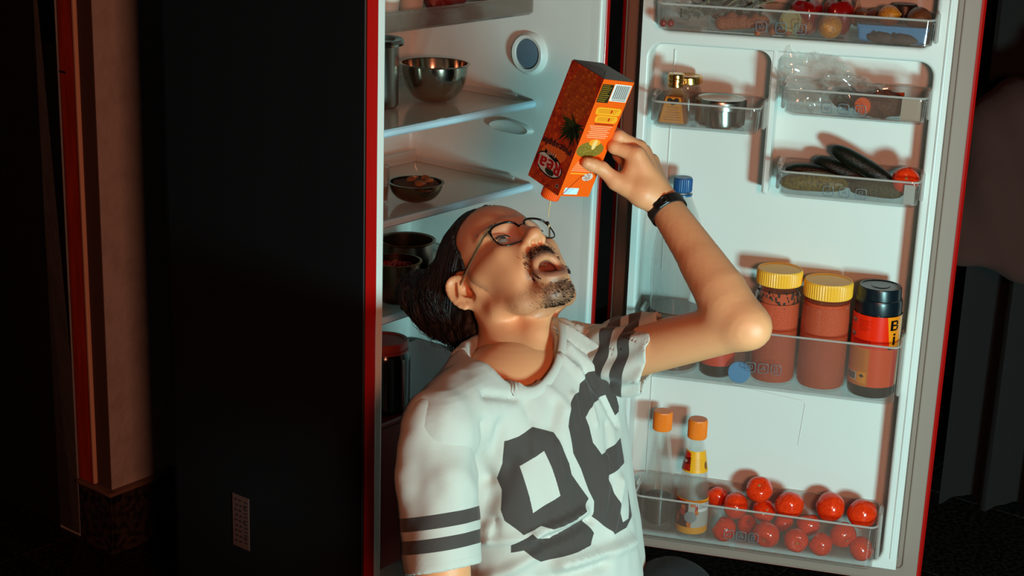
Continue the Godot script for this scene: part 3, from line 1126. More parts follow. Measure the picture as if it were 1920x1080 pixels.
func pantry() -> void:
	var steel := mat("steel", Color(0.74, 0.72, 0.69), 0.17, 1.0)
	var steel2 := mat("steel_dull", Color(0.62, 0.58, 0.54), 0.30, 1.0)
	var gold := mat("gold_tin", Color(0.85, 0.62, 0.34), 0.22, 1.0)

	# ---- lowest bin: two sauce bottles and the tomatoes
	var b1 := thing("sauce_bottle", "clear glass sauce bottle with an orange cap and no label, beside the labelled bottle", "bottle", door(0.124, 0.226, 0.058), "sauce bottles in the lowest door bin")
	bottle(b1, false)
	var b2 := thing("sauce_bottle", "clear glass sauce bottle with orange cap and yellow and red labels, beside tomatoes", "bottle", door(0.191, 0.226, 0.076), "sauce bottles in the lowest door bin")
	bottle(b2, true)
	var im := Image.create(256, 128, false, Image.FORMAT_RGB8)
	im.fill(Color(0.95, 0.66, 0.10))
	fill_poly(im, [Vector2(0, 34), Vector2(104, 34), Vector2(108, 118), Vector2(0, 118)], Color(0.45, 0.06, 0.04))
	fill_poly(im, [Vector2(6, 86), Vector2(100, 78), Vector2(104, 116), Vector2(4, 116)], Color(0.72, 0.12, 0.05))
	fill_disc(im, Vector2(62, 26), Vector2(40, 18), Color(0.82, 0.14, 0.05), -0.1)
	fill_disc(im, Vector2(52, 64), Vector2(26, 10), Color(0.80, 0.70, 0.62))
	fill_disc(im, Vector2(226, 88), Vector2(16, 24), Color(0.52, 0.30, 0.08))
	for k in 6:
		im.fill_rect(Rect2i(132, 46 + k * 11, 60, 2), Color(0.80, 0.48, 0.06))
	var neck := banded([Vector2(0.0236, 0.1285), Vector2(0.0172, 0.1685)], PI * 0.0, PI * 1.0)
	put(b2, "neck_label", neck.commit(), print_mat("neck_print", im))
	im = Image.create(256, 256, false, Image.FORMAT_RGB8)
	im.fill(Color(0.74, 0.70, 0.66))
	im.fill_rect(Rect2i(0, 0, 256, 62), Color(0.95, 0.62, 0.10))
	im.fill_rect(Rect2i(0, 226, 256, 30), Color(0.93, 0.60, 0.12))
	fill_disc(im, Vector2(78, 44), Vector2(52, 22), Color(0.78, 0.12, 0.05), 0.1)
	im.fill_rect(Rect2i(0, 62, 120, 164), Color(0.30, 0.05, 0.04))
	for k in 16:
		fill_disc(im, Vector2(20 + (k * 37) % 150, 120 + (k * 53) % 100), Vector2(15, 10), Color(0.74, 0.13, 0.05) if k % 3 else Color(0.85, 0.42, 0.08), k * 0.7)
	fill_disc(im, Vector2(132, 178), Vector2(32, 26), Color(0.55, 0.55, 0.55))
	im.fill_rect(Rect2i(170, 62, 62, 92), Color(0.93, 0.92, 0.90))
	for k in 14:
		im.fill_rect(Rect2i(174 + k * 4, 68, 1 + k % 2, 72), Color(0.2, 0.2, 0.2))
	im.fill_rect(Rect2i(130, 70, 26, 60), Color(0.85, 0.45, 0.25))
	put(b2, "body_label", banded([Vector2(0.0292, 0.012), Vector2(0.0292, 0.066), Vector2(0.0289, 0.078)], 0.0, PI).commit(), print_mat("body_print", im))

	var spots := [[0.231, 0.289, 0.040, 0.0197], [0.268, 0.289, 0.066, 0.0245], [0.308, 0.322, 0.055, 0.0242], [0.319, 0.277, 0.045, 0.0214], [0.366, 0.310, 0.080, 0.0262], [0.437, 0.307, 0.055, 0.0268], [0.494, 0.306, 0.065, 0.0267], [0.253, 0.248, 0.088, 0.0230], [0.330, 0.250, 0.088, 0.0245], [0.384, 0.2475, 0.090, 0.0221], [0.427, 0.2465, 0.090, 0.0210], [0.401, 0.265, 0.052, 0.0213], [0.465, 0.268, 0.082, 0.0240], [0.499, 0.2475, 0.088, 0.0225], [0.356, 0.257, 0.040, 0.0176], [0.290, 0.244, 0.045, 0.0190]]
	var said := ["small tomato half behind the labelled bottle at the left of the tomato pile", "tomato beside the labelled bottle, upper row, cut by the bin's rim", "topmost tomato, alone on the crest of the pile's left half", "tomato directly below the topmost one, behind the rim", "large tomato in mid pile resting high against the bin rim, right of the topmost", "large upper row tomato, second from the right end of the bin", "upper row tomato at the right end of the bin", "bottom row tomato nearest the labelled bottle, seen through the clear bin", "bottom row tomato behind the moulded icons of the lowest bin", "bottom row tomato just right of the moulded icons, third from the left", "egg shaped bottom row tomato standing on end, fourth from the left", "tomato in the middle layer between the two large upper ones", "middle layer tomato below the gap of the two rightmost upper tomatoes", "bottom row tomato in the right hand corner of the bin", "small dark tomato deep in the pile below the large middle one", "tomato hidden deep in the left of the pile against the door panel"]
	var first: Node3D = null
	for i in spots.size():
		var q: Array = spots[i]
		var b := Basis.from_euler(Vector3(rng.randf_range(0.2, 2.4), rng.randf_range(0, TAU), rng.randf_range(-0.9, 0.9)))
		var x := door(q[0], maxf(q[1], 0.2262 + q[3]), q[2])
		var k: float = q[3] / 0.025
		x.basis = x.basis * b * Basis.from_scale(Vector3(k, k * (1.12 if i == 10 else 0.97 + 0.02 * (i % 4)), k))
		if first == null:
			first = tomato(0.025, 3)
			first.transform = x
			first.set_meta("label", said[0])
		else:
			copy(first, x, said[i])

	# ---- tall middle bin: bottle, hidden jar, two spice jars, orange jar
	var bb := thing("water_bottle", "large clear plastic bottle with blue screw cap behind the raised forearm", "bottle", door(0.1335, 0.539, 0.058))
	var bp := [Vector2(0, 0.006), Vector2(0.034, 0.003), Vector2(0.043, 0.0), Vector2(0.0465, 0.006), Vector2(0.0470, 0.05)]
	for k in 7:
		bp.append(Vector2(0.0452 if k % 2 else 0.0470, 0.07 + k * 0.014))
	for q in [[0.0470, 0.18], [0.0455, 0.215], [0.041, 0.25], [0.030, 0.285], [0.018, 0.312], [0.0145, 0.322], [0.0145, 0.330]]:
		bp.append(Vector2(q[0], q[1]))
	put(bb, "plastic", Geo.new().lathe(bp, 44).commit(40.0), pane("pet", Color(0.60, 0.54, 0.50), 0.20, 0.05))
	put(bb, "drink", Geo.new().lathe([Vector2(0, 0.007), Vector2(0.042, 0.006), Vector2(0.0455, 0.012), Vector2(0.0455, 0.112), Vector2(0, 0.112)], 40).commit(), mat("drink", Color(0.40, 0.22, 0.15), 0.15))
	put(bb, "cap", Geo.new().lathe([Vector2(0.0158, 0.324), Vector2(0.0162, 0.326), Vector2(0.0162, 0.346), Vector2(0.0148, 0.349), Vector2(0, 0.349)], 96, 32, 0.0004, 1, 2).commit(50.0), mat("cap_blue", Color(0.05, 0.29, 0.52), 0.35))
	put(bb, "neck_ring", Geo.new().lathe([Vector2(0.0140, 0.316), Vector2(0.0175, 0.317), Vector2(0.0175, 0.320), Vector2(0.0140, 0.321)], 32).commit(), mat("ring_blue", Color(0.10, 0.36, 0.56), 0.35))

	var hj := thing("small_jar", "small jar with an orange label and dark base, half hidden under the raised upper arm", "jar", door(0.215, 0.5385, 0.062))
	put(hj, "body", Geo.new().lathe([Vector2(0, 0.001), Vector2(0.027, 0.0), Vector2(0.031, 0.004), Vector2(0.031, 0.070), Vector2(0.026, 0.080), Vector2(0.0, 0.080)], 36).commit(), mat("jar_dark", Color(0.06, 0.045, 0.04), 0.25))
	put(hj, "label_band", banded([Vector2(0.031, 0.022), Vector2(0.031, 0.066)], 0.0, TAU, 40).commit(), mat("band_orange", Color(0.90, 0.22, 0.05), 0.4))
	put(hj, "lid", Geo.new().lathe([Vector2(0.024, 0.078), Vector2(0.028, 0.078), Vector2(0.028, 0.093), Vector2(0.026, 0.095), Vector2(0, 0.095)], 36).commit(), mat("lid_dark", Color(0.05, 0.05, 0.05), 0.4))
	var bl := Transform3D(DX.basis * Basis(Vector3(1, 0, 0), PI / 2 - 0.12), DX * Vector3(0.260, 0.5575, 0.100))
	var lid := thing("loose_lid", "pale blue round plastic lid standing on edge beside the raised elbow", "lid", bl)
	put(lid, "disc", Geo.new().lathe([Vector2(0, -0.002), Vector2(0.0175, -0.002), Vector2(0.0180, -0.004), Vector2(0.0195, -0.004), Vector2(0.0195, 0.002), Vector2(0.0185, 0.003), Vector2(0, 0.003)], 40).commit(), mat("lid_pale_blue", Color(0.30, 0.60, 0.80), 0.4))

	var masala := spice_mat("masala", Color(0.58, 0.12, 0.04), Color(0.90, 0.33, 0.09), 50)
	var masala2 := spice_mat("masala_brown", Color(0.58, 0.15, 0.06), Color(0.86, 0.32, 0.11), 52)
	var j1 := thing("spice_jar", "spice jar with yellow lid touching the elbow, dark flakes in its upper part", "jar", door(0.313, 0.5385, 0.060), "spice jars with yellow lids in the tall door bin")
	jar(j1, 0.0400, 0.204, 0.026, masala, 0.128)
	var fl := Geo.new()
	for k in 150:
		var a := rng.randf() * TAU
		var p := Vector3(cos(a), 0, sin(a)) * 0.0345 * rng.randf_range(0.9, 1.0) + Vector3(0, rng.randf_range(0.126, 0.168), 0)
		fl.join(Geo.new().box(Vector3.ZERO, Vector3(0.004, 0.0018, 0.007) * rng.randf_range(0.6, 1.2)), Transform3D(Basis.from_euler(Vector3(rng.randf() * 6, rng.randf() * 6, rng.randf() * 6)), p))
	var flakes := put(j1, "flakes", fl.commit(), mat("flakes", Color(0.10, 0.055, 0.03), 0.8))
	flakes.set_meta("kind", "stuff")
	put(j1, "spice_top", Geo.new().lathe([Vector2(0.0335, 0.126), Vector2(0.0330, 0.166), Vector2(0, 0.160)], 30).commit(), masala2)
	var j2 := thing("spice_jar", "spice jar with yellow lid in the middle, full of fine red brown powder", "jar", door(0.398, 0.5385, 0.062), "spice jars with yellow lids in the tall door bin")
	jar(j2, 0.0425, 0.193, 0.028, masala2, 0.156)

	var j3 := thing("drink_powder_jar", "orange labelled plastic jar with dark navy lid at the bin's right end", "jar", door(0.4855, 0.5385, 0.062))
	var cl := pane("jar_clear", Color.WHITE, 0.1)
	put(j3, "plastic", Geo.new().lathe([Vector2(0, 0.003), Vector2(0.030, 0.002), Vector2(0.0385, 0.0), Vector2(0.0410, 0.006), Vector2(0.0410, 0.145), Vector2(0.0385, 0.150)], 44).commit(), mat("jar_smoke", Color(0.07, 0.06, 0.06), 0.12))
	im = Image.create(512, 512, false, Image.FORMAT_RGB8)
	im.fill(Color(0.93, 0.16, 0.03))
	# seen from the front the middle of the label is at a third of its width
	im.fill_rect(Rect2i(0, 236, 150, 276), Color(0.86, 0.45, 0.12))
	im.fill_rect(Rect2i(0, 420, 96, 60), Color(0.80, 0.78, 0.74))
	im.fill_rect(Rect2i(30, 426, 60, 48), Color(0.35, 0.33, 0.33))
	im.fill_rect(Rect2i(100, 410, 44, 80), Color(0.95, 0.56, 0.10))
	fill_poly(im, [Vector2(122, 424), Vector2(134, 438), Vector2(122, 452), Vector2(110, 438)], Color(0.12, 0.08, 0.08))
	im.fill_rect(Rect2i(150, 236, 110, 276), Color(0.93, 0.30, 0.09))
	for k in 2:
		fill_disc(im, Vector2(52, 50 + k * 100), Vector2(20, 19), Color(0.45, 0.32, 0.30))
		fill_disc(im, Vector2(48, 46 + k * 100), Vector2(10, 9), Color(0.72, 0.62, 0.58))
	for k in 7:
		im.fill_rect(Rect2i(86, 36 + k * 12, 66 - (k * 17) % 26, 4), Color(0.70, 0.09, 0.03))
	im.fill_rect(Rect2i(60, 176, 90, 44), Color(0.74, 0.09, 0.03))
	for k in 12:
		im.fill_rect(Rect2i(10, 250 + k * 12, 120, 3), Color(0.66, 0.36, 0.12))
	fill_poly(im, [Vector2(214, 0), Vector2(300, 0), Vector2(300, 236), Vector2(236, 236)], Color(0.97, 0.55, 0.10))
	im.fill_rect(Rect2i(300, 0, 212, 512), Color(0.90, 0.80, 0.66))
	# the large dark letters that turn out of sight at the label's right edge
	for r in [[232, 24, 14, 74], [246, 24, 22, 12], [246, 54, 20, 12], [246, 86, 24, 12], [264, 32, 12, 26], [266, 62, 12, 28], [250, 120, 14, 14], [250, 142, 14, 62]]:
		im.fill_rect(Rect2i(r[0], r[1], r[2], r[3]), Color(0.09, 0.06, 0.06))
	im.fill_rect(Rect2i(228, 222, 44, 14), Color(0.15, 0.03, 0.03))
	put(j3, "label_band", banded([Vector2(0.0411, 0.020), Vector2(0.0411, 0.147)], -PI * 0.55, PI * 1.0, 44).commit(), print_mat("powder_print", im, 0.22))
	put(j3, "lid", Geo.new().lathe([Vector2(0.0392, 0.147), Vector2(0.0400, 0.149), Vector2(0.0402, 0.166), Vector2(0.0385, 0.172), Vector2(0.0370, 0.173), Vector2(0.0365, 0.190), Vector2(0.0350, 0.193), Vector2(0.0330, 0.193), Vector2(0.0320, 0.1915), Vector2(0.016, 0.1915), Vector2(0.015, 0.1925), Vector2(0, 0.1925)], 48).commit(30.0), mat("lid_navy", Color(0.045, 0.085, 0.115), 0.3))

	# ---- left small bin: honey bottle, jar behind, steel tin
	var hb := thing("honey_bottle", "small tapered honey bottle with gold cap and yellow label", "bottle", door(0.113, 0.986, 0.078))
	put(hb, "glass", loft([[0.025, 0.020, 0.008, 0.0], [0.0275, 0.022, 0.010, 0.003], [0.0270, 0.0215, 0.010, 0.012], [0.0165, 0.0150, 0.010, 0.052], [0.0120, 0.0120, 0.0118, 0.060], [0.0115, 0.0115, 0.0113, 0.066]]).commit(40.0), pane("honey_glass", Color(0.75, 0.52, 0.30), 0.22, 0.04))
	put(hb, "honey", loft([[0.024, 0.019, 0.008, 0.003], [0.0252, 0.0195, 0.009, 0.012], [0.0165, 0.0140, 0.008, 0.046], [0.010, 0.010, 0.008, 0.050]]).commit(40.0), mat("honey", Color(0.45, 0.16, 0.03), 0.2))
	var ll := Geo.new()
	ll.prism([Vector2(-0.0215, 0.004), Vector2(0.0215, 0.004), Vector2(0.0125, 0.048), Vector2(-0.0125, 0.048)], 0, 0.0006)
	var tilt := Transform3D(Basis(Vector3(1, 0, 0), -0.155), Vector3(0, 0, 0.0232))
	put(hb, "front_label", ll.commit(), mat("label_honey", Color(0.84, 0.52, 0.09), 0.5), tilt)
	var em := Geo.new()
	for q in [[-0.006, 0.0415, 0.0045], [0.006, 0.0415, 0.0045], [0, 0.0385, 0.005]]:
		em.join(Geo.new().lathe([Vector2(q[2], 0.0003), Vector2(q[2], 0.0007), Vector2(0, 0.0007)], 14), Transform3D(Basis(Vector3(1, 0, 0), PI / 2), Vector3(q[0], q[1], 0.0002)))
	put(hb, "emblem", em.commit(), mat("emblem", Color(0.12, 0.07, 0.03), 0.6), tilt)
	var tx := Geo.new()
	for k in 6:
		tx.box(Vector3(0.0, 0.030 - k * 0.0042, 0.0008), Vector3(0.020 + k * 0.0022 - (k % 2) * 0.004, 0.0011, 0.0004))
	put(hb, "fine_print", tx.commit(), mat("print_brown", Color(0.55, 0.30, 0.04), 0.6), tilt)
	put(hb, "cap", Geo.new().lathe([Vector2(0.0130, 0.062), Vector2(0.0142, 0.063), Vector2(0.0142, 0.068), Vector2(0.0132, 0.069), Vector2(0.0132, 0.071), Vector2(0.0142, 0.072), Vector2(0.0142, 0.076), Vector2(0.0134, 0.077), Vector2(0.0142, 0.078), Vector2(0.0142, 0.083), Vector2(0.013, 0.085), Vector2(0, 0.085)], 40).commit(25.0), gold)
	var gj := thing("glass_jar", "small glass jar with a flat gold lid standing behind the honey bottle", "jar", door(0.126, 0.986, 0.034))
	put(gj, "glass", Geo.new().lathe([Vector2(0, 0.002), Vector2(0.022, 0.0), Vector2(0.025, 0.004), Vector2(0.025, 0.052), Vector2(0.021, 0.062), Vector2(0.021, 0.068)], 36).commit(), pane("jar_amber", Color(0.62, 0.50, 0.40), 0.3, 0.04))
	put(gj, "lid", Geo.new().lathe([Vector2(0.0245, 0.063), Vector2(0.0258, 0.064), Vector2(0.0258, 0.074), Vector2(0.0245, 0.0765), Vector2(0.021, 0.0765), Vector2(0.020, 0.0755), Vector2(0, 0.0755)], 40).commit(25.0), gold)
	var tin := thing("steel_tin", "round stainless steel tin with a flat lid, beside the honey bottle", "tin", door(0.190, 0.986, 0.064))
	put(tin, "body", Geo.new().lathe([Vector2(0, 0.001), Vector2(0.039, 0.0), Vector2(0.0425, 0.004), Vector2(0.0430, 0.010), Vector2(0.0430, 0.030), Vector2(0.0418, 0.032)], 56).commit(30.0), steel)
	put(tin, "lid", Geo.new().lathe([Vector2(0.0436, 0.030), Vector2(0.0442, 0.031), Vector2(0.0442, 0.044), Vector2(0.0425, 0.0475), Vector2(0.0390, 0.0480), Vector2(0.0365, 0.0462), Vector2(0.020, 0.0466), Vector2(0, 0.0470)], 56).commit(30.0), mat("steel_lid", Color(0.72, 0.70, 0.67), 0.24, 1.0))

	# ---- right small bin: crumpled clear bag, packets, small orange capped jar
	var cb := pane("bag_film", Color(0.92, 0.90, 0.86), 0.10, 0.02)
	var bag := thing("plastic_bag", "crumpled clear plastic bag spilling over the left end of the upper right bin", "bag", door(0.345, 1.070, 0.056))
	var bg := lump(Vector3(0.056, 0.040, 0.024), 0.5, 42.0, 8, 46, true)
	put(bag, "film", bg.commit(25.0), cb)
	put(bag, "film_fold", lump(Vector3(0.054, 0.022, 0.022), 0.5, 50.0, 18, 40, true).commit(25.0), cb, Transform3D(Basis(Vector3(0, 0, 1), -0.25), Vector3(0.075, -0.012, 0.005)))
	put(bag, "knot", lump(Vector3(0.010, 0.022, 0.010), 0.5, 90.0, 9, 20, true).commit(25.0), cb, at(Vector3(-0.045, 0.030, 0.0)))
	var pk := thing("spice_packet", "crumpled brown foil packet in the right half of the upper right bin", "packet", door(0.455, 1.045, 0.070))
	put(pk, "pouch", lump(Vector3(0.034, 0.020, 0.022), 0.4, 50.0, 12, 30, true).commit(30.0), spice_mat("foil_brown", Color(0.16, 0.07, 0.04), Color(0.48, 0.22, 0.10), 60, 0.04))
	put(pk, "seam", Geo.new().box(Vector3(0.03, 0.010, 0.004), Vector3(0.016, 0.020, 0.002), 0.0006).commit(), mat("foil_orange", Color(0.75, 0.33, 0.08), 0.35), at(Vector3.ZERO, 0.3))
	var pd := thing("spice_packet", "dark leaf green bundle in the middle of the upper right bin", "packet", door(0.402, 1.048, 0.060))
	put(pd, "pouch", lump(Vector3(0.030, 0.018, 0.024), 0.35, 60.0, 13, 30).commit(40.0), spice_mat("bundle_green", Color(0.06, 0.065, 0.05), Color(0.24, 0.22, 0.16), 62, 0.05))
	put(pd, "tie", Geo.new().lathe([Vector2(0.019, -0.003), Vector2(0.021, 0), Vector2(0.019, 0.003)], 20).commit(), mat("tie", Color(0.4, 0.4, 0.42), 0.5), Transform3D(Basis(Vector3(0, 0, 1), PI / 2), Vector3.ZERO))
	var sj := thing("vial", "small dark vial lying with its bright orange cap against the bin front", "vial", Transform3D(DX.basis * Basis(Vector3(1, 0, 0), 1.25), DX * Vector3(0.428, 1.040, 0.088)))
	put(sj, "glass", Geo.new().lathe([Vector2(0, -0.05), Vector2(0.010, -0.05), Vector2(0.0115, -0.047), Vector2(0.0115, 0.004), Vector2(0, 0.004)], 24).commit(), mat("vial_dark", Color(0.10, 0.07, 0.06), 0.15))
	put(sj, "cap", Geo.new().lathe([Vector2(0.0125, 0.002), Vector2(0.0135, 0.003), Vector2(0.0135, 0.019), Vector2(0.012, 0.021), Vector2(0, 0.021)], 48, 16, 0.0004, 1, 2).commit(), mat("cap_bright", Color(0.95, 0.33, 0.04), 0.4))
	one("folded_card", "white folded card standing at the right end of the upper right bin", "card", Geo.new().prism([Vector2(-0.016, 0), Vector2(0.016, 0), Vector2(0.0155, 0.036), Vector2(-0.0155, 0.038)], 0, 0.0016).prism([Vector2(-0.016, 0), Vector2(0.016, 0), Vector2(0.015, 0.030), Vector2(-0.015, 0.031)], -0.006, -0.0045).commit(), mat("card", Color(0.72, 0.62, 0.54), 0.7), door(0.506, 1.0252, 0.10))

	# ---- lower right bin: cucumbers, gourd, tomato, white block
	var skin := mat("cucumber_skin", Color(0.055, 0.075, 0.035), 0.35)
	grained(skin, noise_tex(0.05, 70, [[0.3, Color(0.65, 0.7, 0.6)], [0.55, Color(1, 1, 1)], [0.8, Color(1.9, 1.7, 1.2)]]), 9.0, noise_tex(0.12, 71, [], true, 6.0), 0.5)
	var pale := mat("gourd_skin", Color(0.50, 0.40, 0.10), 0.4)
	grained(pale, noise_tex(0.03, 72, [[0.3, Color(0.55, 0.6, 0.5)], [0.6, Color(1, 1, 1)], [0.85, Color(1.3, 1.2, 1.0)]]), 9.0, noise_tex(0.12, 73, [], true, 6.0), 0.4)
	for q in [["long dark cucumber leaning up to the left, tip highest in its bin", [0.380, 0.962, 0.052], [0.432, 0.938, 0.060], [0.492, 0.910, 0.072], 0.0155], ["dark cucumber with a blunt end behind the leaning one", [0.352, 0.936, 0.040], [0.395, 0.922, 0.045], [0.455, 0.905, 0.052], 0.016], ["thin dark cucumber lying level at the left, pointed tip over the rim", [0.308, 0.918, 0.066], [0.345, 0.924, 0.060], [0.39, 0.915, 0.058], 0.0115]]:
		var c := thing("cucumber", q[0], "cucumber", door(q[2][0], q[2][1], q[2][2]), "cucumbers in the lower right door bin")
		var o := Vector3(q[2][0], q[2][1], q[2][2])
		var a := Vector3(q[1][0], q[1][1], q[1][2]) - o
		var b := Vector3(q[3][0], q[3][1], q[3][2]) - o
		var pts := []
		var rr := []
		for k in 25:
			var f := k / 24.0
			var p := a * (1 - f) * (1 - f) + b * f * f
			pts.append(p)
			rr.append(q[4] * maxf(pow(maxf(1.0 - pow(absf(2 * f - 1), 3.2), 0.0), 0.5), 0.06) * (0.9 + 0.1 * sin(f * 3)))
		put(c, "skin", Geo.new().tube(pts, rr, 20).commit(70.0), skin)
		put(c, "stalk", Geo.new().tube([b * 0.985, b * 1.06], [0.003, 0.0022], 8).commit(), mat("stalk", Color(0.20, 0.19, 0.09), 0.7))
	for q in [["yellowish green gourd lying in front of the cucumbers behind the bin icons", 0.360, 0.9035, 0.088, 0.058, 0.0170, 0.05], ["dull green gourd lying at the right, low in the cucumber bin", 0.462, 0.9005, 0.086, 0.046, 0.0145, -0.04]]:
		var c := thing("gourd", q[0], "gourd", Transform3D(DX.basis * Basis(Vector3(0, 0, 1), q[6]), DX * Vector3(q[1], q[2], q[3])), "gourds in the lower right door bin")
		var pts := []
		var rr := []
		for k in 21:
			var f := k / 20.0
			pts.append(Vector3((f * 2 - 1) * q[4], 0.004 * sin(f * PI), 0))
			rr.append(q[5] * maxf(pow(maxf(1.0 - pow(absf(2 * f - 1), 2.6), 0.0), 0.5), 0.08))
		put(c, "skin", Geo.new().tube(pts, rr, 20).commit(70.0), pale if q[4] > 0.05 else spice_mat("gourd_green", Color(0.13, 0.12, 0.05), Color(0.32, 0.28, 0.11), 74, 0.03))
		put(c, "stalk", Geo.new().tube([Vector3(q[4] * 0.99, 0, 0), Vector3(q[4] * 1.06, 0.002, 0)], [0.003, 0.002], 8).commit(), M["stalk"])
	copy(first, Transform3D(DX.basis * Basis.from_euler(Vector3(1.1, 0.3, 0.2)) * Basis.from_scale(Vector3.ONE * 0.92), DX * Vector3(0.509, 0.922, 0.082)), "single tomato at the right end of the cucumber bin").set_meta("group", "")
	one("paper_slip", "small white paper slip standing in the right corner of the cucumber bin", "paper", Geo.new().box(Vector3(0, 0.017, 0), Vector3(0.018, 0.034, 0.0016), 0.0004).commit(), mat("slip", Color(0.72, 0.70, 0.67), 0.7), door(0.5175, 0.8862, 0.108))

	top_bin()
	shelves()


func top_bin() -> void:
	var y := 1.1502
	# bag of coriander at the left
	var hb := thing("herb_bag", "clear plastic bag of green coriander at the left of the top door bin", "herbs", door(0.172, 1.182, 0.056))
	var leaf := Geo.new()
	for k in 170:
		var p := Vector3(clampf(rng.randfn(0.012, 0.03), -0.06, 0.07), rng.randf_range(-0.016, 0.040), clampf(rng.randfn(0.0, 0.012), -0.03, 0.03))
		var b := Basis.from_euler(Vector3(rng.randf() * 6, rng.randf() * 6, rng.randf() * 6))
		var s := rng.randf_range(0.005, 0.010)
		leaf.join(Geo.new().prism([Vector2(0, -s), Vector2(s * 0.8, -s * 0.3), Vector2(s * 0.5, s * 0.1), Vector2(s * 0.9, s * 0.6), Vector2(0, s), Vector2(-s * 0.9, s * 0.6), Vector2(-s * 0.5, s * 0.1), Vector2(-s * 0.8, -s * 0.3)], 0, 0.0006), Transform3D(b, p))
	var lm := put(hb, "leaf", leaf.commit(), spice_mat("herb_green", Color(0.07, 0.085, 0.04), Color(0.26, 0.27, 0.13), 80, 0.05))
	lm.set_meta("kind", "stuff")
	var st := Geo.new()
	for k in 22:
		var a := Vector3(rng.randf_range(-0.05, 0.05), rng.randf_range(-0.02, 0.0), rng.randf_range(-0.02, 0.02))
		st.tube([a, a + Vector3(0.03, rng.randf_range(0.01, 0.03), 0.004), a + Vector3(0.06, rng.randf_range(0.02, 0.05), 0.0)], 0.0012, 5)
	var sm := put(hb, "stem", st.commit(), mat("herb_stem", Color(0.45, 0.44, 0.30), 0.5))
	sm.set_meta("kind", "stuff")
	put(hb, "film", lump(Vector3(0.066, 0.030, 0.028), 0.45, 40.0, 21, 44, true).commit(25.0), M["bag_film"])
	# tiny red berries in the left corner
	var be := thing("berry", "tiny red berry at the bottom left corner of the top bin", "berry", door(0.089, y + 0.0072, 0.10), "two red berries in the top bin corner")
	put(be, "skin", lump(Vector3(0.0062, 0.0065, 0.0062), 0.06, 60, 3, 18).commit(70.0), mat("berry_red", Color(0.60, 0.06, 0.03), 0.25))
	put(be, "calyx", Geo.new().lathe([Vector2(0, 0.001), Vector2(0.003, 0.0), Vector2(0, 0.002)], 8).commit(), mat("calyx", Color(0.2, 0.22, 0.08), 0.7), at(Vector3(0, 0.006, 0)))
	copy(be, door(0.1015, y + 0.0075, 0.10), "brighter red berry just right of the corner berry in the top bin")
	# ginger: knobbly roots in front
	var gm := mat("ginger", Color(0.70, 0.36, 0.21), 0.7)
	grained(gm, noise_tex(0.04, 83, [[0.25, Color(0.6, 0.5, 0.48)], [0.6, Color.WHITE]]), 16.0, noise_tex(0.1, 84, [], true, 6.0), 0.5)
	var spots := [[0.205, 0.0, 0.092, 0.026, "longest ginger root, lying at the left of the top bin's front"], [0.242, 0.006, 0.086, 0.020, "stubby ginger root standing up beside the longest one"], [0.252, -0.002, 0.106, 0.012, "small ginger knob in front of the stubby root"], [0.270, 0.0, 0.10, 0.013, "round ginger knob below the pale cut radish at its left"], [0.291, 0.0, 0.098, 0.013, "ginger knob directly below the pale cut radish"], [0.314, 0.008, 0.094, 0.019, "ginger root leaning against the red pepper"]]
	for i in spots.size():
		var q: Array = spots[i]
		var f := Field.new()
		var s: float = q[3]
		f.cone(Vector3(-s * 0.7, 0, 0), Vector3(s * 0.8, s * 0.15, 0), s * 0.46, s * 0.40, 0.006)
		f.ball(Vector3(-s * 0.1, s * 0.4, 0.0), Vector3(s * 0.36, s * 0.42, s * 0.34), 0.005)
		f.ball(Vector3(s * 0.6, s * 0.35, s * 0.15), Vector3(s * 0.26, s * 0.34, s * 0.26), 0.005)
		f.ball(Vector3(-s * 0.75, s * 0.2, s * 0.1), Vector3(s * 0.3, s * 0.26, s * 0.28), 0.005)
		one("ginger_root", q[4], "ginger", f.mesh(Vector3.ONE * -s * 1.5, Vector3.ONE * s * 1.5, s * 0.11).commit(180.0), gm, door(q[0], y + s * 0.47 + q[1], q[2], 0.6 * i), "ginger roots in the top door bin")
	# pale cut radish
	var rd := thing("radish", "pale round end of a white radish sticking up in the top bin", "radish", Transform3D(DX.basis * Basis(Vector3(1, 0, 0), 1.25), DX * Vector3(0.300, 1.176, 0.104)))
	put(rd, "root", Geo.new().lathe([Vector2(0, -0.075), Vector2(0.010, -0.070), Vector2(0.016, -0.04), Vector2(0.0185, -0.004), Vector2(0.0180, 0.0), Vector2(0.0165, 0.0012), Vector2(0, 0.0012)], 32).commit(), mat("radish", Color(0.64, 0.57, 0.38), 0.5))
	put(rd, "cut_ring", Geo.new().lathe([Vector2(0.012, 0.0010), Vector2(0.0135, 0.0018), Vector2(0.0150, 0.0010)], 32).commit(), mat("radish_ring", Color(0.56, 0.48, 0.28), 0.5))
	# red peppers
	var pm := mat("pepper_red", Color(0.50, 0.035, 0.03), 0.18)
	for q in [[0.322, 0.074, 0.3, "dark red pepper directly right of the pale radish"], [0.372, 0.050, 1.2, "dark red pepper above the yellow lemon"]]:
		var p := thing("red_pepper", q[3], "pepper", door(q[0], y + 0.03, q[1], q[2]), "red peppers in the top bin")
		put(p, "flesh", Geo.new().lathe([Vector2(0, -0.026), Vector2(0.012, -0.028), Vector2(0.020, -0.018), Vector2(0.0245, 0.004), Vector2(0.024, 0.018), Vector2(0.017, 0.027), Vector2(0.006, 0.024), Vector2(0, 0.022)], 40, 4, 0.0024, 1, 5).commit(70.0), pm)
		put(p, "stalk", Geo.new().tube([Vector3(0, 0.022, 0), Vector3(0.002, 0.03, 0), Vector3(0.006, 0.038, 0)], [0.004, 0.0028, 0.0034], 8).commit(), mat("pepper_stalk", Color(0.16, 0.22, 0.06), 0.6))
	# citrus
	var lemon := mat("lemon", Color(0.82, 0.48, 0.09), 0.4)
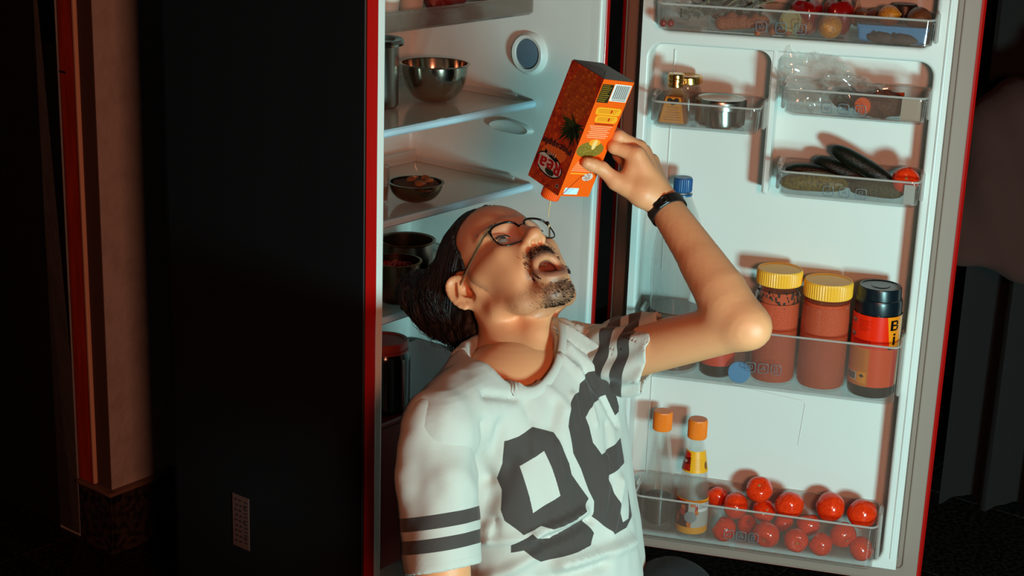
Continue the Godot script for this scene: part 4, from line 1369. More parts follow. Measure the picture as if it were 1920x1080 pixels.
	grained(lemon, noise_tex(0.03, 86, [[0.3, Color(0.75, 0.7, 0.65)], [0.6, Color.WHITE]]), 14.0, noise_tex(0.2, 87, [], true, 5.0), 0.5)
	var orange := mat("citrus_dull", Color(0.46, 0.22, 0.05), 0.45)
	grained(orange, M["lemon"].albedo_texture, 14.0, M["lemon"].normal_texture, 0.5)
	var kinds := [[0.364, 0.0195, 0.097, 0.0205, lemon, "bright yellow lemon below the red peppers"], [0.410, 0.034, 0.052, 0.014, orange, "small orange fruit behind the blue tray, leftmost of its row"], [0.455, 0.038, 0.060, 0.0185, lemon, "yellow fruit in the middle of the row behind the blue tray"], [0.503, 0.035, 0.060, 0.0215, orange, "dull orange fruit at the right end of the top bin"], [0.432, 0.030, 0.024, 0.017, orange, "brown citrus deep in the top bin, against the door panel"]]
	for q in kinds:
		var c := thing("lemon", q[5], "fruit", Transform3D(DX.basis * Basis.from_euler(Vector3(0.4, q[0] * 20, 1.3)), DX * Vector3(q[0], y + q[1], q[2])), "fruit in the top door bin")
		put(c, "peel", Geo.new().lathe([Vector2(0, -1.12), Vector2(0.14, -1.06), Vector2(0.35, -0.93), Vector2(0.66, -0.72), Vector2(0.9, -0.38), Vector2(0.98, 0), Vector2(0.9, 0.38), Vector2(0.66, 0.72), Vector2(0.35, 0.93), Vector2(0.14, 1.04), Vector2(0, 1.06)], 28).xf(Transform3D(Basis.from_scale(Vector3.ONE * q[3]), Vector3.ZERO)).commit(70.0), q[4])
		put(c, "stem_scar", Geo.new().lathe([Vector2(0, 0.002), Vector2(0.0025, 0.0012), Vector2(0.003, 0.0)], 10).commit(), M["scar"], at(Vector3(0, q[3] * 1.04, 0)))
	# onion / garlic with its neck
	var ga := thing("garlic_bulb", "small pinkish garlic bulb with a thin neck behind the fruit", "garlic", door(0.402, 1.183, 0.045))
	put(ga, "bulb", Geo.new().lathe([Vector2(0, -0.015), Vector2(0.010, -0.013), Vector2(0.0145, -0.004), Vector2(0.012, 0.006), Vector2(0.005, 0.016), Vector2(0.003, 0.026), Vector2(0.0034, 0.036), Vector2(0, 0.037)], 30, 6, 0.0009, 1, 4).commit(60.0), mat("garlic", Color(0.58, 0.36, 0.27), 0.55))
	put(ga, "root_tuft", Geo.new().lathe([Vector2(0, -0.017), Vector2(0.004, -0.0155), Vector2(0.004, -0.013)], 12).commit(), mat("tuft", Color(0.42, 0.30, 0.2), 0.9))
	# blue tray with something dark in front
	var bt := thing("blue_tray", "light blue plastic tray right of the bright yellow lemon in the top bin", "tray", door(0.464, y, 0.088))
	var tg := Geo.new()
	tray(tg, Rect2(-0.056, -0.020, 0.112, 0.040), 0.006, 0.0006, 0.027, 0.0018, 0.001)
	put(bt, "tub", tg.commit(), mat("tray_blue", Color(0.26, 0.47, 0.64), 0.45))
	put(bt, "tray_rim", Geo.new().box(Vector3(0, 0.0265, 0.0205), Vector3(0.112, 0.003, 0.003), 0.001).commit(), M["tray_blue"])
	var mu := mat("mushroom", Color(0.30, 0.22, 0.19), 0.7)
	for q in [[0.448, 0.022, 0.0085, "grey brown mushroom lying before the blue tray, left of the pair"], [0.480, 0.026, 0.0080, "grey brown mushroom lying before the blue tray, right of the pair"]]:
		var c := thing("mushroom", q[3], "mushroom", door(q[0], y + q[2] * 0.9, 0.1125), "mushrooms before the blue tray")
		put(c, "cap", lump(Vector3(q[1], q[2], 0.0038), 0.2, 90, 4, 24).commit(70.0), mu)
		put(c, "stem", Geo.new().tube([Vector3(-0.004, 0, 0), Vector3(-0.012, q[2] * 0.95, 0)], 0.0035, 8).commit(), mat("mushroom_stem", Color(0.17, 0.11, 0.10), 0.7))
	var du := thing("dark_jar_lid", "dark brown domed lid of a jar behind the fruit at the right of top bin", "jar", door(0.478, y, 0.026))
	put(du, "glass", Geo.new().lathe([Vector2(0, 0.001), Vector2(0.019, 0.001), Vector2(0.020, 0.004), Vector2(0.020, 0.040), Vector2(0, 0.040)], 30).commit(), mat("jar_black", Color(0.035, 0.05, 0.065), 0.3))
	put(du, "lid", Geo.new().lathe([Vector2(0.020, 0.038), Vector2(0.0212, 0.039), Vector2(0.0212, 0.052), Vector2(0.019, 0.056), Vector2(0, 0.057)], 30).commit(), mat("lid_brown", Color(0.14, 0.07, 0.045), 0.4))


func shelves() -> void:
	var steel: Material = M["steel"]
	var dull: Material = M["steel_dull"]
	# upper shelf
	var b := thing("steel_bowl", "round stainless steel bowl with wide rim on the upper shelf", "bowl", cabin(-0.196, 0.9905, -0.262))
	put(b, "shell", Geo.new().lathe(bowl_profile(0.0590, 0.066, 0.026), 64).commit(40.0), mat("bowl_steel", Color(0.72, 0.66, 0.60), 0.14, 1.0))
	put(b, "rim", Geo.new().lathe([Vector2(0.0585, 0.0645), Vector2(0.0625, 0.0650), Vector2(0.0632, 0.0662), Vector2(0.0622, 0.0672), Vector2(0.0585, 0.0668)], 64).commit(30.0), steel)
	var cu := thing("steel_canister", "tall steel canister cut by the fridge's left edge on the upper shelf", "canister", cabin(-0.318, 0.9905, -0.295))
	put(cu, "body", Geo.new().lathe([Vector2(0, 0.001), Vector2(0.040, 0.0), Vector2(0.0435, 0.004), Vector2(0.0435, 0.108), Vector2(0.0425, 0.110)], 48).commit(30.0), dull)
	put(cu, "lid", Geo.new().lathe([Vector2(0.0438, 0.106), Vector2(0.0520, 0.108), Vector2(0.0530, 0.112), Vector2(0.0500, 0.118), Vector2(0.040, 0.117), Vector2(0.036, 0.113), Vector2(0, 0.113)], 48).commit(30.0), steel)
	# middle shelf: wide shallow bowl of curry, a glass at the edge
	var c := thing("curry_bowl", "shallow steel bowl of brown curry on the middle shelf", "bowl", cabin(-0.315, 0.8385, -0.196))
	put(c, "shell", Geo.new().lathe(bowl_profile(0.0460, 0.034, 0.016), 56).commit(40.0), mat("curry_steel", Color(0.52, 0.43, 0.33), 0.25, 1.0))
	var food := spice_mat("curry", Color(0.10, 0.055, 0.03), Color(0.42, 0.24, 0.10), 90, 0.03)
	put(c, "curry", lump(Vector3(0.0435, 0.007, 0.0435), 0.25, 70.0, 31, 36).commit(70.0), food, at(Vector3(0, 0.0275, 0)))
	for q in [[0.020, 0.012, 0.010], [-0.008, 0.016, 0.012], [0.030, -0.006, 0.009], [0.002, -0.014, 0.010]]:
		put(c, "curry_piece", lump(Vector3(q[2], 0.006, q[2] * 0.8), 0.3, 90.0, int(q[0] * 1000), 18).commit(70.0), mat("curry_piece", Color(0.55, 0.33, 0.14), 0.5), at(Vector3(q[0], 0.034, q[1])))
	var gl := thing("glass_cup", "small glass cup beside the curry bowl, cut by the fridge's left edge", "cup", cabin(-0.372, 0.8385, -0.235))
	put(gl, "glass", Geo.new().lathe([Vector2(0, 0.003), Vector2(0.018, 0.0), Vector2(0.020, 0.004), Vector2(0.023, 0.066), Vector2(0.0215, 0.066), Vector2(0.0185, 0.006), Vector2(0, 0.006)], 36).commit(30.0), pane("cup_glass", Color(0.80, 0.78, 0.74), 0.2, 0.04))
	put(gl, "tea", Geo.new().lathe([Vector2(0, 0.0065), Vector2(0.0182, 0.007), Vector2(0.0195, 0.030), Vector2(0, 0.030)], 30).commit(), mat("tea", Color(0.25, 0.10, 0.05), 0.2))
	# lower shelf: pots behind the head
	var p1 := thing("steel_pot", "steel pot without lid on the lower shelf beside the man's hair", "pot", cabin(-0.262, 0.6725, -0.262))
	put(p1, "shell", Geo.new().lathe([Vector2(0, 0.001), Vector2(0.040, 0.0), Vector2(0.046, 0.005), Vector2(0.047, 0.070), Vector2(0.051, 0.073), Vector2(0.051, 0.0745), Vector2(0.046, 0.0735), Vector2(0.0455, 0.006), Vector2(0, 0.0035)], 48).commit(30.0), dull)
	put(p1, "rim", Geo.new().lathe([Vector2(0.0505, 0.0725), Vector2(0.0522, 0.0738), Vector2(0.0505, 0.075), Vector2(0.0485, 0.0738)], 48).commit(60.0), mat("rim_copper", Color(0.72, 0.50, 0.34), 0.25, 1.0))
	var p2 := thing("steel_pot", "low steel pot at the back left of the lower shelf", "pot", cabin(-0.390, 0.6725, -0.315))
	put(p2, "shell", Geo.new().lathe(bowl_profile(0.048, 0.066, 0.030), 48).commit(40.0), dull)
	put(p2, "rim", Geo.new().lathe([Vector2(0.0475, 0.0645), Vector2(0.0520, 0.0655), Vector2(0.0475, 0.067)], 48).commit(60.0), M["rim_copper"])
	var rb := thing("seed_bowl", "steel bowl heaped with red pomegranate seeds in front on the lower shelf", "bowl", cabin(-0.372, 0.6725, -0.186))
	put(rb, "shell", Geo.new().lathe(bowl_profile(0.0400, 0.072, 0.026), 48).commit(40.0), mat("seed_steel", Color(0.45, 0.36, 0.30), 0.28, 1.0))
	put(rb, "rim", Geo.new().lathe([Vector2(0.0395, 0.0708), Vector2(0.0432, 0.0716), Vector2(0.0440, 0.0726), Vector2(0.0395, 0.0734)], 48).commit(60.0), mat("rim_copper", Color.WHITE))
	var sd := Geo.new()
	for k in 170:
		var a := rng.randf() * TAU
		var r := sqrt(rng.randf()) * 0.036
		sd.join(lump(Vector3(0.0036, 0.0030, 0.0030), 0.1, 90, k % 5, 8), Transform3D(Basis.from_euler(Vector3(rng.randf() * 6, rng.randf() * 6, 0)), Vector3(cos(a) * r, 0.058 + 0.006 * (1.0 - r / 0.036) + rng.randf() * 0.003, sin(a) * r)))
	var sds := put(rb, "seeds", sd.commit(80.0), mat("seed_red", Color(0.52, 0.03, 0.045), 0.2))
	sds.set_meta("kind", "stuff")
	var dk := thing("added_dark_pot", "added dark covered pot darkening the gap under the pots, behind the man's hair", "pot", cabin(-0.245, 0.6725, -0.175))  # pot added to darken the shelf behind the hair
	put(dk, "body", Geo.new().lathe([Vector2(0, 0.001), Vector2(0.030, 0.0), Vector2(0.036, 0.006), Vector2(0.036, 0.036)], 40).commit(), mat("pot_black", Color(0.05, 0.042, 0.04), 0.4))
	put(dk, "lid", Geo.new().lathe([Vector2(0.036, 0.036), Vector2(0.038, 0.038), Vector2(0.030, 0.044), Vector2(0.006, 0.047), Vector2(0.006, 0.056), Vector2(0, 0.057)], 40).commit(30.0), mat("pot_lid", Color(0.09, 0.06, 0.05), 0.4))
	# on top of the vegetable drawer: jar with an orange lid
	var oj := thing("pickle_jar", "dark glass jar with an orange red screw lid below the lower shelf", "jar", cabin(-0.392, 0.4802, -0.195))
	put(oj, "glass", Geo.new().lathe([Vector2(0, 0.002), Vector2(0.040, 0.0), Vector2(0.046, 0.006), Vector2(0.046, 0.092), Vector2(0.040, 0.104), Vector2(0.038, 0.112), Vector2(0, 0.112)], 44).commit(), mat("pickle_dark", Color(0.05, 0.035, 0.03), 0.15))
	put(oj, "lid", Geo.new().lathe([Vector2(0.041, 0.106), Vector2(0.0425, 0.107), Vector2(0.0425, 0.111), Vector2(0.0405, 0.112), Vector2(0.0405, 0.114), Vector2(0.0425, 0.115), Vector2(0.0425, 0.123), Vector2(0.0405, 0.126), Vector2(0.034, 0.126), Vector2(0.033, 0.1245), Vector2(0, 0.1245)], 44).commit(25.0), mat("lid_red", Color(0.50, 0.13, 0.06), 0.35))
	# chiller tray: pots and a red packet
	for q in [[-0.400, -0.190, 0.024, "white paper cup in the chiller tray, nearest the fridge's left edge"], [-0.335, -0.195, 0.024, "white paper cup in the chiller tray beside the red packet"]]:
		var w := thing("paper_cup", q[3], "cup", cabin(q[0], 1.1492, q[1]), "paper cups in the chiller tray")
		put(w, "wall", Geo.new().lathe([Vector2(0, 0.001), Vector2(q[2] * 0.72, 0.0), Vector2(q[2], 0.072)], 32).commit(), mat("cup_paper", Color(0.80, 0.74, 0.68), 0.6))
		put(w, "lid", Geo.new().lathe([Vector2(q[2] * 1.06, 0.070), Vector2(q[2] * 1.06, 0.077), Vector2(0, 0.079)], 32).commit(), mat("cup_lid", Color(0.60, 0.54, 0.50), 0.5))
	var rp := thing("red_packet", "red packet lying in the chiller tray right of the paper cups", "packet", cabin(-0.240, 1.180, -0.205))
	put(rp, "pouch", lump(Vector3(0.045, 0.030, 0.03), 0.25, 40.0, 41, 30).commit(50.0), mat("packet_red", Color(0.46, 0.07, 0.04), 0.4))
	put(rp, "seam", Geo.new().box(Vector3(0, 0.031, 0), Vector3(0.06, 0.010, 0.003), 0.001).commit(), mat("packet_seam", Color(0.40, 0.08, 0.05), 0.4))


const HC := Vector3(-0.0044, 0.8153, -2.3465)
const HL := Vector3(0.8064, 0.0093, -0.5922)
const HU := Vector3(-0.5427, 0.4102, -0.7325)
const HF := Vector3(0.2362, 0.9118, 0.3364)
const CHEST := Vector3(0.0319, 0.6302, -2.2381)
const LAT := Vector3(0.7086, 0.1330, -0.6929)
const AX := Vector3(-0.3086, 0.9416, -0.1349)
const CN := Vector3(0.6345, 0.3094, 0.7083)
const R_SH := Vector3(-0.0978, 0.6928, -2.0690)
const R_EL := Vector3(-0.0774, 0.4600, -1.9760)
const L_SH := Vector3(0.1297, 0.7210, -2.2866)
const L_EL := Vector3(0.3198, 0.8317, -2.1320)
const WR := Vector3(0.2154, 0.9570, -2.2902)
const NECK := Vector3(0.0055, 0.7117, -2.2628)
const CART := Vector3(0.0903, 1.0610, -2.3082)
const CA := Vector3(-0.3119, -0.9470, -0.0773)
const CB := Vector3(0.6545, -0.2731, 0.7050)
const CC := Vector3(0.6887, -0.1693, -0.7050)

var HX: Transform3D


func seg_dist(p: Vector2, a: Vector2, b: Vector2) -> float:
	var ab := b - a
	return p.distance_to(a + ab * clampf((p - a).dot(ab) / maxf(ab.length_squared(), 1e-9), 0.0, 1.0))


func head_field() -> Field:
	var f := Field.new()
	# skull, face, jaw with the mouth open
	f.ball(Vector3(0, 0.045, -0.014), Vector3(0.0735, 0.083, 0.097), 0.01)
	f.ball(Vector3(0, 0.052, 0.036), Vector3(0.060, 0.062, 0.058), 0.02)
	f.ball(Vector3(0, 0.000, 0.034), Vector3(0.059, 0.080, 0.056), 0.025)
	for s in [-1.0, 1.0]:
		f.cone(Vector3(s * 0.0535, -0.054, 0.004), Vector3(s * 0.038, -0.080, 0.036), 0.0140, 0.0135, 0.014)
		f.cone(Vector3(s * 0.038, -0.080, 0.036), Vector3(s * 0.012, -0.098, 0.064), 0.0135, 0.0130, 0.012)
		f.cone(Vector3(s * 0.058, -0.020, 0.004), Vector3(s * 0.0535, -0.054, 0.004), 0.012, 0.0135, 0.014)
		f.cone(Vector3(s * 0.062, 0.000, 0.010), Vector3(s * 0.040, -0.008, 0.070), 0.013, 0.015, 0.024)
		f.ball(Vector3(s * 0.040, -0.040, 0.044), Vector3(0.016, 0.034, 0.030), 0.022)
	f.ball(Vector3(0, -0.100, 0.068), Vector3(0.018, 0.013, 0.013), 0.012)
	f.ball(Vector3(0, -0.030, 0.074), Vector3(0.032, 0.026, 0.028), 0.018)
	f.ball(Vector3(0, -0.070, 0.036), Vector3(0.037, 0.022, 0.034), 0.016)
	# neck, throat and the two long neck muscles
	var nb := Vector3(-0.0367, -0.1092, -0.0674)
	f.cone(Vector3(-0.004, -0.045, -0.034), nb, 0.047, 0.0570, 0.016)
	f.cone(nb, nb + Vector3(-0.012, -0.045, -0.038), 0.0570, 0.054, 0.02)
	f.cone(Vector3(-0.034, -0.050, -0.034), nb + Vector3(-0.030, -0.040, -0.004), 0.034, 0.040, 0.02)
	f.cone(Vector3(0, -0.076, 0.014), Vector3(-0.040, -0.140, -0.030), 0.018, 0.020, 0.02)
	for s in [-1.0, 1.0]:
		f.cone(Vector3(s * 0.062, -0.030, -0.018), Vector3(-0.040 + s * 0.016, -0.150, -0.028), 0.012, 0.012, 0.018)
	f.ball(Vector3(-0.020, -0.108, 0.000), Vector3(0.010, 0.011, 0.010), 0.014)
	# brows, eye hollows, lids
	f.cone(Vector3(-0.010, 0.034, 0.089), Vector3(0.010, 0.034, 0.089), 0.008, 0.008, 0.012)
	for s in [-1.0, 1.0]:
		f.cone(Vector3(s * 0.014, 0.034, 0.087), Vector3(s * 0.046, 0.034, 0.070), 0.0095, 0.0085, 0.012)
		f.ball(Vector3(s * 0.0305, 0.011, 0.096), Vector3(0.019, 0.0135, 0.0145), 0.012, Basis.IDENTITY, true)
		f.ball(Vector3(s * 0.0300, 0.0105, 0.0735), Vector3(0.0152, 0.0138, 0.0138), 0.005)
		f.ball(Vector3(s * 0.0305, 0.0098, 0.0880), Vector3(0.0118, 0.0040, 0.0120), 0.0018, Basis(Vector3(0, 0, 1), -s * 0.06), true)
	# nose
	f.cone(Vector3(0, 0.030, 0.089), Vector3(0, -0.013, 0.1085), 0.0075, 0.0098, 0.012)
	f.ball(Vector3(0, -0.0165, 0.1110), Vector3(0.0112, 0.0100, 0.0105), 0.007)
	for s in [-1.0, 1.0]:
		f.ball(Vector3(s * 0.0118, -0.0205, 0.1005), Vector3(0.0078, 0.0085, 0.0110), 0.006)
		f.ball(Vector3(s * 0.0066, -0.0292, 0.1040), Vector3(0.0042, 0.0060, 0.0062), 0.003, Basis(Vector3(0, 1, 0), s * 0.25), true)
	f.ball(Vector3(0, -0.046, 0.071), Vector3(0.034, 0.024, 0.0245), 0.014)
	f.ball(Vector3(0, -0.088, 0.062), Vector3(0.027, 0.020, 0.021), 0.014)
	# mouth: opening, then a ring of lips
	f.ball(Vector3(0, -0.0685, 0.080), Vector3(0.0232, 0.0205, 0.070), 0.004, Basis(Vector3(1, 0, 0), 0.25), true)
	for i in 20:
		var a := TAU * i / 20.0
		var b := TAU * (i + 1) / 20.0
		f.cone(lip(a), lip(b), 0.0032 if sin(a) > 0 else 0.0046, 0.0032 if sin(b) > 0 else 0.0046, 0.008)
	# folds from nose to mouth corner
	for s in [-1.0, 1.0]:
		f.cone(Vector3(s * 0.019, -0.030, 0.0975), Vector3(s * 0.032, -0.062, 0.084), 0.0030, 0.0030, 0.008, true)
	# the near ear: shell, hollow, rim, lobe
	for s in [-1.0, 1.0]:
		var ey := Vector3(s * 0.30, 0.94, 0.06).normalized()
		var ez := Vector3(-s * 0.55, 0.22, 0.80)
		ez = (ez - ey * ez.dot(ey)).normalized()
		var eb := Basis(ey.cross(ez), ey, ez)
		var ec := Vector3(s * 0.0765, 0.003, -0.006)
		f.cone(Vector3(s * 0.060, -0.002, -0.004), ec - eb.x * s * 0.004, 0.016, 0.012, 0.008)
		f.ball(ec, Vector3(0.0070, 0.0310, 0.0205), 0.006, eb)
		f.ball(ec + eb * Vector3(s * 0.0080, 0.003, 0.001), Vector3(0.0088, 0.0245, 0.0150), 0.002, eb, true)
		for i in 16:
			var a := -0.55 + 4.6 * i / 16.0
			var b := -0.55 + 4.6 * (i + 1) / 16.0
			f.cone(ec + eb * Vector3(s * 0.0035, 0.0300 * sin(a), -0.0195 * cos(a)), ec + eb * Vector3(s * 0.0035, 0.0300 * sin(b), -0.0195 * cos(b)), 0.0036, 0.0036, 0.002)
		# inner ridge, hollow before the canal, tragus, lobe
		f.cone(ec + eb * Vector3(s * 0.0030, 0.017, 0.004), ec + eb * Vector3(s * 0.0042, 0.001, -0.0085), 0.0024, 0.0030, 0.003)
		f.cone(ec + eb * Vector3(s * 0.0042, 0.001, -0.0085), ec + eb * Vector3(s * 0.0032, -0.0165, -0.0015), 0.0030, 0.0028, 0.003)
		f.ball(ec + eb * Vector3(s * 0.001, -0.0270, 0.006), Vector3(0.0055, 0.0090, 0.0080), 0.005, eb)
		f.ball(ec + eb * Vector3(s * 0.0020, -0.0035, 0.0060), Vector3(0.0120, 0.0095, 0.0076), 0.002, eb, true)
		f.ball(ec + eb * Vector3(s * 0.0045, -0.0060, 0.0158), Vector3(0.0038, 0.0062, 0.0042), 0.002, eb)
	return f


func lip(a: float) -> Vector3:
	var y := sin(a)
	var x := cos(a)
	var p := Vector3(0.0232 * x, -0.0680 + (0.0200 if y > 0 else 0.0200) * y, 0.0825 + 0.0095 * (1.0 - x * x) + 0.0030 * y)
	if y > 0.7:
		p.y -= 0.0016 * (1.0 - absf(x) / 0.3) if absf(x) < 0.3 else 0.0
	return p


func skin_color(p: Vector3, n: FastNoiseLite) -> Color:
	# pigments only, in the head's own axes: skin, lips, stubble, inside of the mouth
	var base := Color(0.76, 0.325, 0.150)
	var v := n.get_noise_3dv(p * 1.0) * 0.5 + 0.5
	base = base.lerp(Color(0.62, 0.23, 0.105), clampf(v * 1.1 - 0.25, 0, 1) * 0.5)
	if p.z > 0.02 and p.y < 0.02 and p.y > -0.13:
		var q := Vector2(p.x / 0.0232, (p.y + 0.0680) / 0.0200)
		var e := q.length()
		if p.z > 0.07 and e < 1.34 and e > 0.70 and absf(p.x) < 0.03:
			var on := smoothstep(1.34, 1.16, e)
			base = base.lerp(Color(0.44, 0.155, 0.095), on * (0.80 if q.y < 0 else 0.35))
		var inward := 0.0845 + 0.0095 * (1.0 - minf(q.x * q.x, 1.0)) - p.z
		if e < 1.15 and inward > 0.004 and inward < 0.085:
			base = Color(0.48, 0.165, 0.12)
		# stubble
		var fine := n.get_noise_3dv(p * 14.0) * 0.5 + 0.5
		var amount := 0.0
		amount = maxf(amount, smoothstep(0.032, 0.020, absf(p.x)) * smoothstep(-0.030, -0.038, p.y) * smoothstep(-0.060, -0.046, p.y) * (1.0 if p.z > 0.085 else 0.0) * 0.95)
		amount = maxf(amount, smoothstep(0.034, 0.022, absf(p.x)) * smoothstep(-0.088, -0.098, p.y) * smoothstep(0.035, 0.060, p.z) * 0.95)
		amount = maxf(amount, smoothstep(0.036, 0.029, absf(p.x)) * smoothstep(0.022, 0.029, absf(p.x)) * smoothstep(-0.045, -0.060, p.y) * smoothstep(0.06, 0.075, p.z) * 0.7)
		amount = maxf(amount, smoothstep(-0.062, -0.085, p.y) * smoothstep(0.000, 0.03, p.z) * 0.42)
		amount = maxf(amount, smoothstep(0.058, 0.066, absf(p.x)) * smoothstep(0.035, 0.015, p.z) * smoothstep(-0.06, -0.02, p.y) * 0.8)
		base = base.lerp(Color(0.045, 0.030, 0.026), clampf(amount * (0.35 + 0.95 * fine), 0.0, 0.86))
	return base


func arm_field() -> Field:
	var f := Field.new()
	f.cone(L_SH, L_EL, 0.0405, 0.0325, 0.004)
	f.cone(L_EL, L_EL.lerp(WR, 0.28), 0.0330, 0.0350, 0.012)
	f.cone(L_EL.lerp(WR, 0.28), WR, 0.0350, 0.0245, 0.003)
	var back := (L_EL - L_SH).normalized() + (L_EL - WR).normalized()
	f.ball(L_EL + back.normalized() * 0.0165, Vector3(0.0195, 0.0185, 0.0195), 0.018)
	# flexor swell on the inner side of the forearm
	f.cone(L_EL.lerp(WR, 0.18) + Vector3(-0.008, -0.004, 0.006), L_EL.lerp(WR, 0.5) + Vector3(-0.004, -0.002, 0.004), 0.026, 0.020, 0.02)
	f.cone(R_SH, R_EL, 0.042, 0.039, 0.004)
	f.cone(R_EL, R_EL + Vector3(0.10, -0.17, 0.06), 0.039, 0.027, 0.01)
	# chest and shoulders under the shirt
	var b := Basis(LAT, AX, CN).orthonormalized()
	f.ball(CHEST - CN * 0.006, Vector3(0.134, 0.14, 0.088), 0.03, b)
	f.ball(Vector3(0.0600, 0.5029, -2.2204), Vector3(0.130, 0.15, 0.090), 0.05, b)
	f.ball(Vector3(0.0800, 0.3300, -2.2000), Vector3(0.135, 0.15, 0.105), 0.05, b)
	f.cone(NECK + Vector3(0.004, -0.035, 0.006), CHEST + AX * 0.05, 0.048, 0.070, 0.04)
	return f


func hand_field() -> Field:
	var f := Field.new()
	var c := func(a: float, b: float, d: float) -> Vector3:
		return CART + CA * a + CB * b + CC * d
	var iM := Vector3(0.1711, 1.0293, -2.2964)
	var mM := Vector3(0.1763, 1.0336, -2.3207)
	var rM := Vector3(0.1854, 1.0226, -2.3445)
	var pM := Vector3(0.1989, 1.0074, -2.3577)
	var iP := Vector3(0.1398, 1.0375, -2.3041)
	var mP := Vector3(0.1456, 1.0517, -2.3115)
	var arm := (WR - L_EL).normalized()
	f.cone(WR - arm * 0.035, WR, 0.0252, 0.0246, 0.004)
	# palm: four bones, filled by two flattened balls
	f.cone(WR, iM, 0.0185, 0.0125, 0.008)
	f.cone(WR, mM, 0.0185, 0.0125, 0.008)
	f.cone(WR, rM, 0.0180, 0.0118, 0.008)
	f.cone(WR, pM, 0.0175, 0.0110, 0.008)
	# thumb
	var tC := Vector3(0.1840, 0.9760, -2.2850)
	var tM := Vector3(0.1437, 0.9915, -2.2862)
	var tI := Vector3(0.1221, 1.0099, -2.2860)
	var tT := Vector3(0.0998, 1.0204, -2.2722)
	f.cone(WR.lerp(tC, 0.5), tC, 0.0175, 0.0185, 0.010)
	f.cone(tC, tM, 0.0185, 0.0125, 0.014)
	f.cone(tM, tI, 0.0118, 0.0100, 0.006)
	f.cone(tI, tT, 0.0100, 0.0082, 0.004)
	f.ball(tI.lerp(tT, 0.55) - CB * 0.001, Vector3(0.0095, 0.0095, 0.0095), 0.004)
	f.cone(tC, iM.lerp(mM, 0.3) - Vector3(0.002, 0.008, 0), 0.0165, 0.0125, 0.010)
	f.cone(tM.lerp(tC, 0.35), iM - Vector3(0.004, 0.010, 0.002), 0.0120, 0.0095, 0.008)
	# index and middle finger go behind the carton, the other two curl into the palm
	f.cone(iM, iP, 0.0116, 0.0094, 0.0035)
	f.cone(iP, c.call(0.001, 0.016, 0.0445), 0.0094, 0.0082, 0.004)
	f.cone(c.call(0.001, 0.016, 0.0445), c.call(0.003, -0.006, 0.0420), 0.0080, 0.0066, 0.003)
	f.cone(mM, mP, 0.0114, 0.0094, 0.0035)
	f.cone(mP, c.call(-0.010, 0.012, 0.0455), 0.0094, 0.0084, 0.004)
	f.cone(c.call(-0.010, 0.012, 0.0455), c.call(-0.006, -0.012, 0.0420), 0.0080, 0.0068, 0.003)
	var rP := Vector3(0.1560, 1.0400, -2.3440)
	var rD := Vector3(0.1480, 1.0180, -2.3420)
	f.cone(rM, rP, 0.0108, 0.0090, 0.0035)
	f.cone(rP, rD, 0.0090, 0.0082, 0.004)
	f.cone(rD, Vector3(0.1600, 1.0040, -2.3330), 0.0080, 0.0070, 0.003)
	var pP := Vector3(0.1700, 1.0200, -2.3680)
	f.cone(pM, pP, 0.0098, 0.0080, 0.0035)
	f.cone(pP, Vector3(0.1610, 1.0010, -2.3620), 0.0080, 0.0072, 0.004)
	f.cone(Vector3(0.1610, 1.0010, -2.3620), Vector3(0.1720, 0.9910, -2.3500), 0.0072, 0.0062, 0.003)
	return f


func fold_height(q: Vector2, list: Array) -> float:
	var h := 0.0
	for e in list:
		var a := Vector2(e[0], e[1])
		var b := Vector2(e[2], e[3])
		var d := seg_dist(q, a, b)
		var w: float = e[4]
		if d < w * 3.0:
			h += e[5] * exp(-d * d / (w * w))
	return h


func person() -> void:
	HX = Transform3D(Basis(HL, HU, HF).orthonormalized() * Basis.from_scale(Vector3(1, 1, 0.965)), HC)
	var base := Vector3(0.06, 0.0, -2.15)
	var t := thing("person", "bespectacled person with slicked back dark hair, white numbered shirt, pouring juice into open mouth", "person", at(base))
	var off := at(-base)
	var n := FastNoiseLite.new()
	n.seed = 5
	n.frequency = 22.0
	n.fractal_octaves = 3
	# ---- body: head and neck, arms and hand in grids of their own, one surface
	var skin := Geo.new()
	var hf := head_field()
	var hg := hf.mesh(Vector3(-0.135, -0.215, -0.125), Vector3(0.105, 0.14, 0.135), 0.0026)
	for p in hg.v:
		skin.c.append(skin_color(p, n))
	skin.join(hg, HX)
	var n2 := FastNoiseLite.new()
	n2.seed = 6
	n2.frequency = 9.0
	var ag := arm_field().mesh(Vector3(-0.20, 0.20, -2.45), Vector3(0.42, 1.06, -1.86), 0.0065)
	var gg := hand_field().mesh(Vector3(0.04, 0.91, -2.42), Vector3(0.26, 1.09, -2.23), 0.0026)
	for g in [ag, gg]:
		for p in g.v:
			var w := n2.get_noise_3dv(p) * 0.5 + 0.5
			skin.c.append(Color(0.76, 0.335, 0.155).lerp(Color(0.62, 0.245, 0.112), w * 0.5))
		skin.join(g)
	var sm := mat("skin", Color.WHITE, 0.48)
	sm.vertex_color_use_as_albedo = true
	sm.subsurf_scatter_enabled = true
	sm.subsurf_scatter_strength = 0.12
	grained(sm, null, 22.0, noise_tex(0.25, 95, [], true, 4.0), 0.22)
	put(t, "body", skin.commit(180.0), sm, off)
	shirt(t, off)
	trousers(t, off)
	hair(t, off, hf)
	face_parts(t, off)


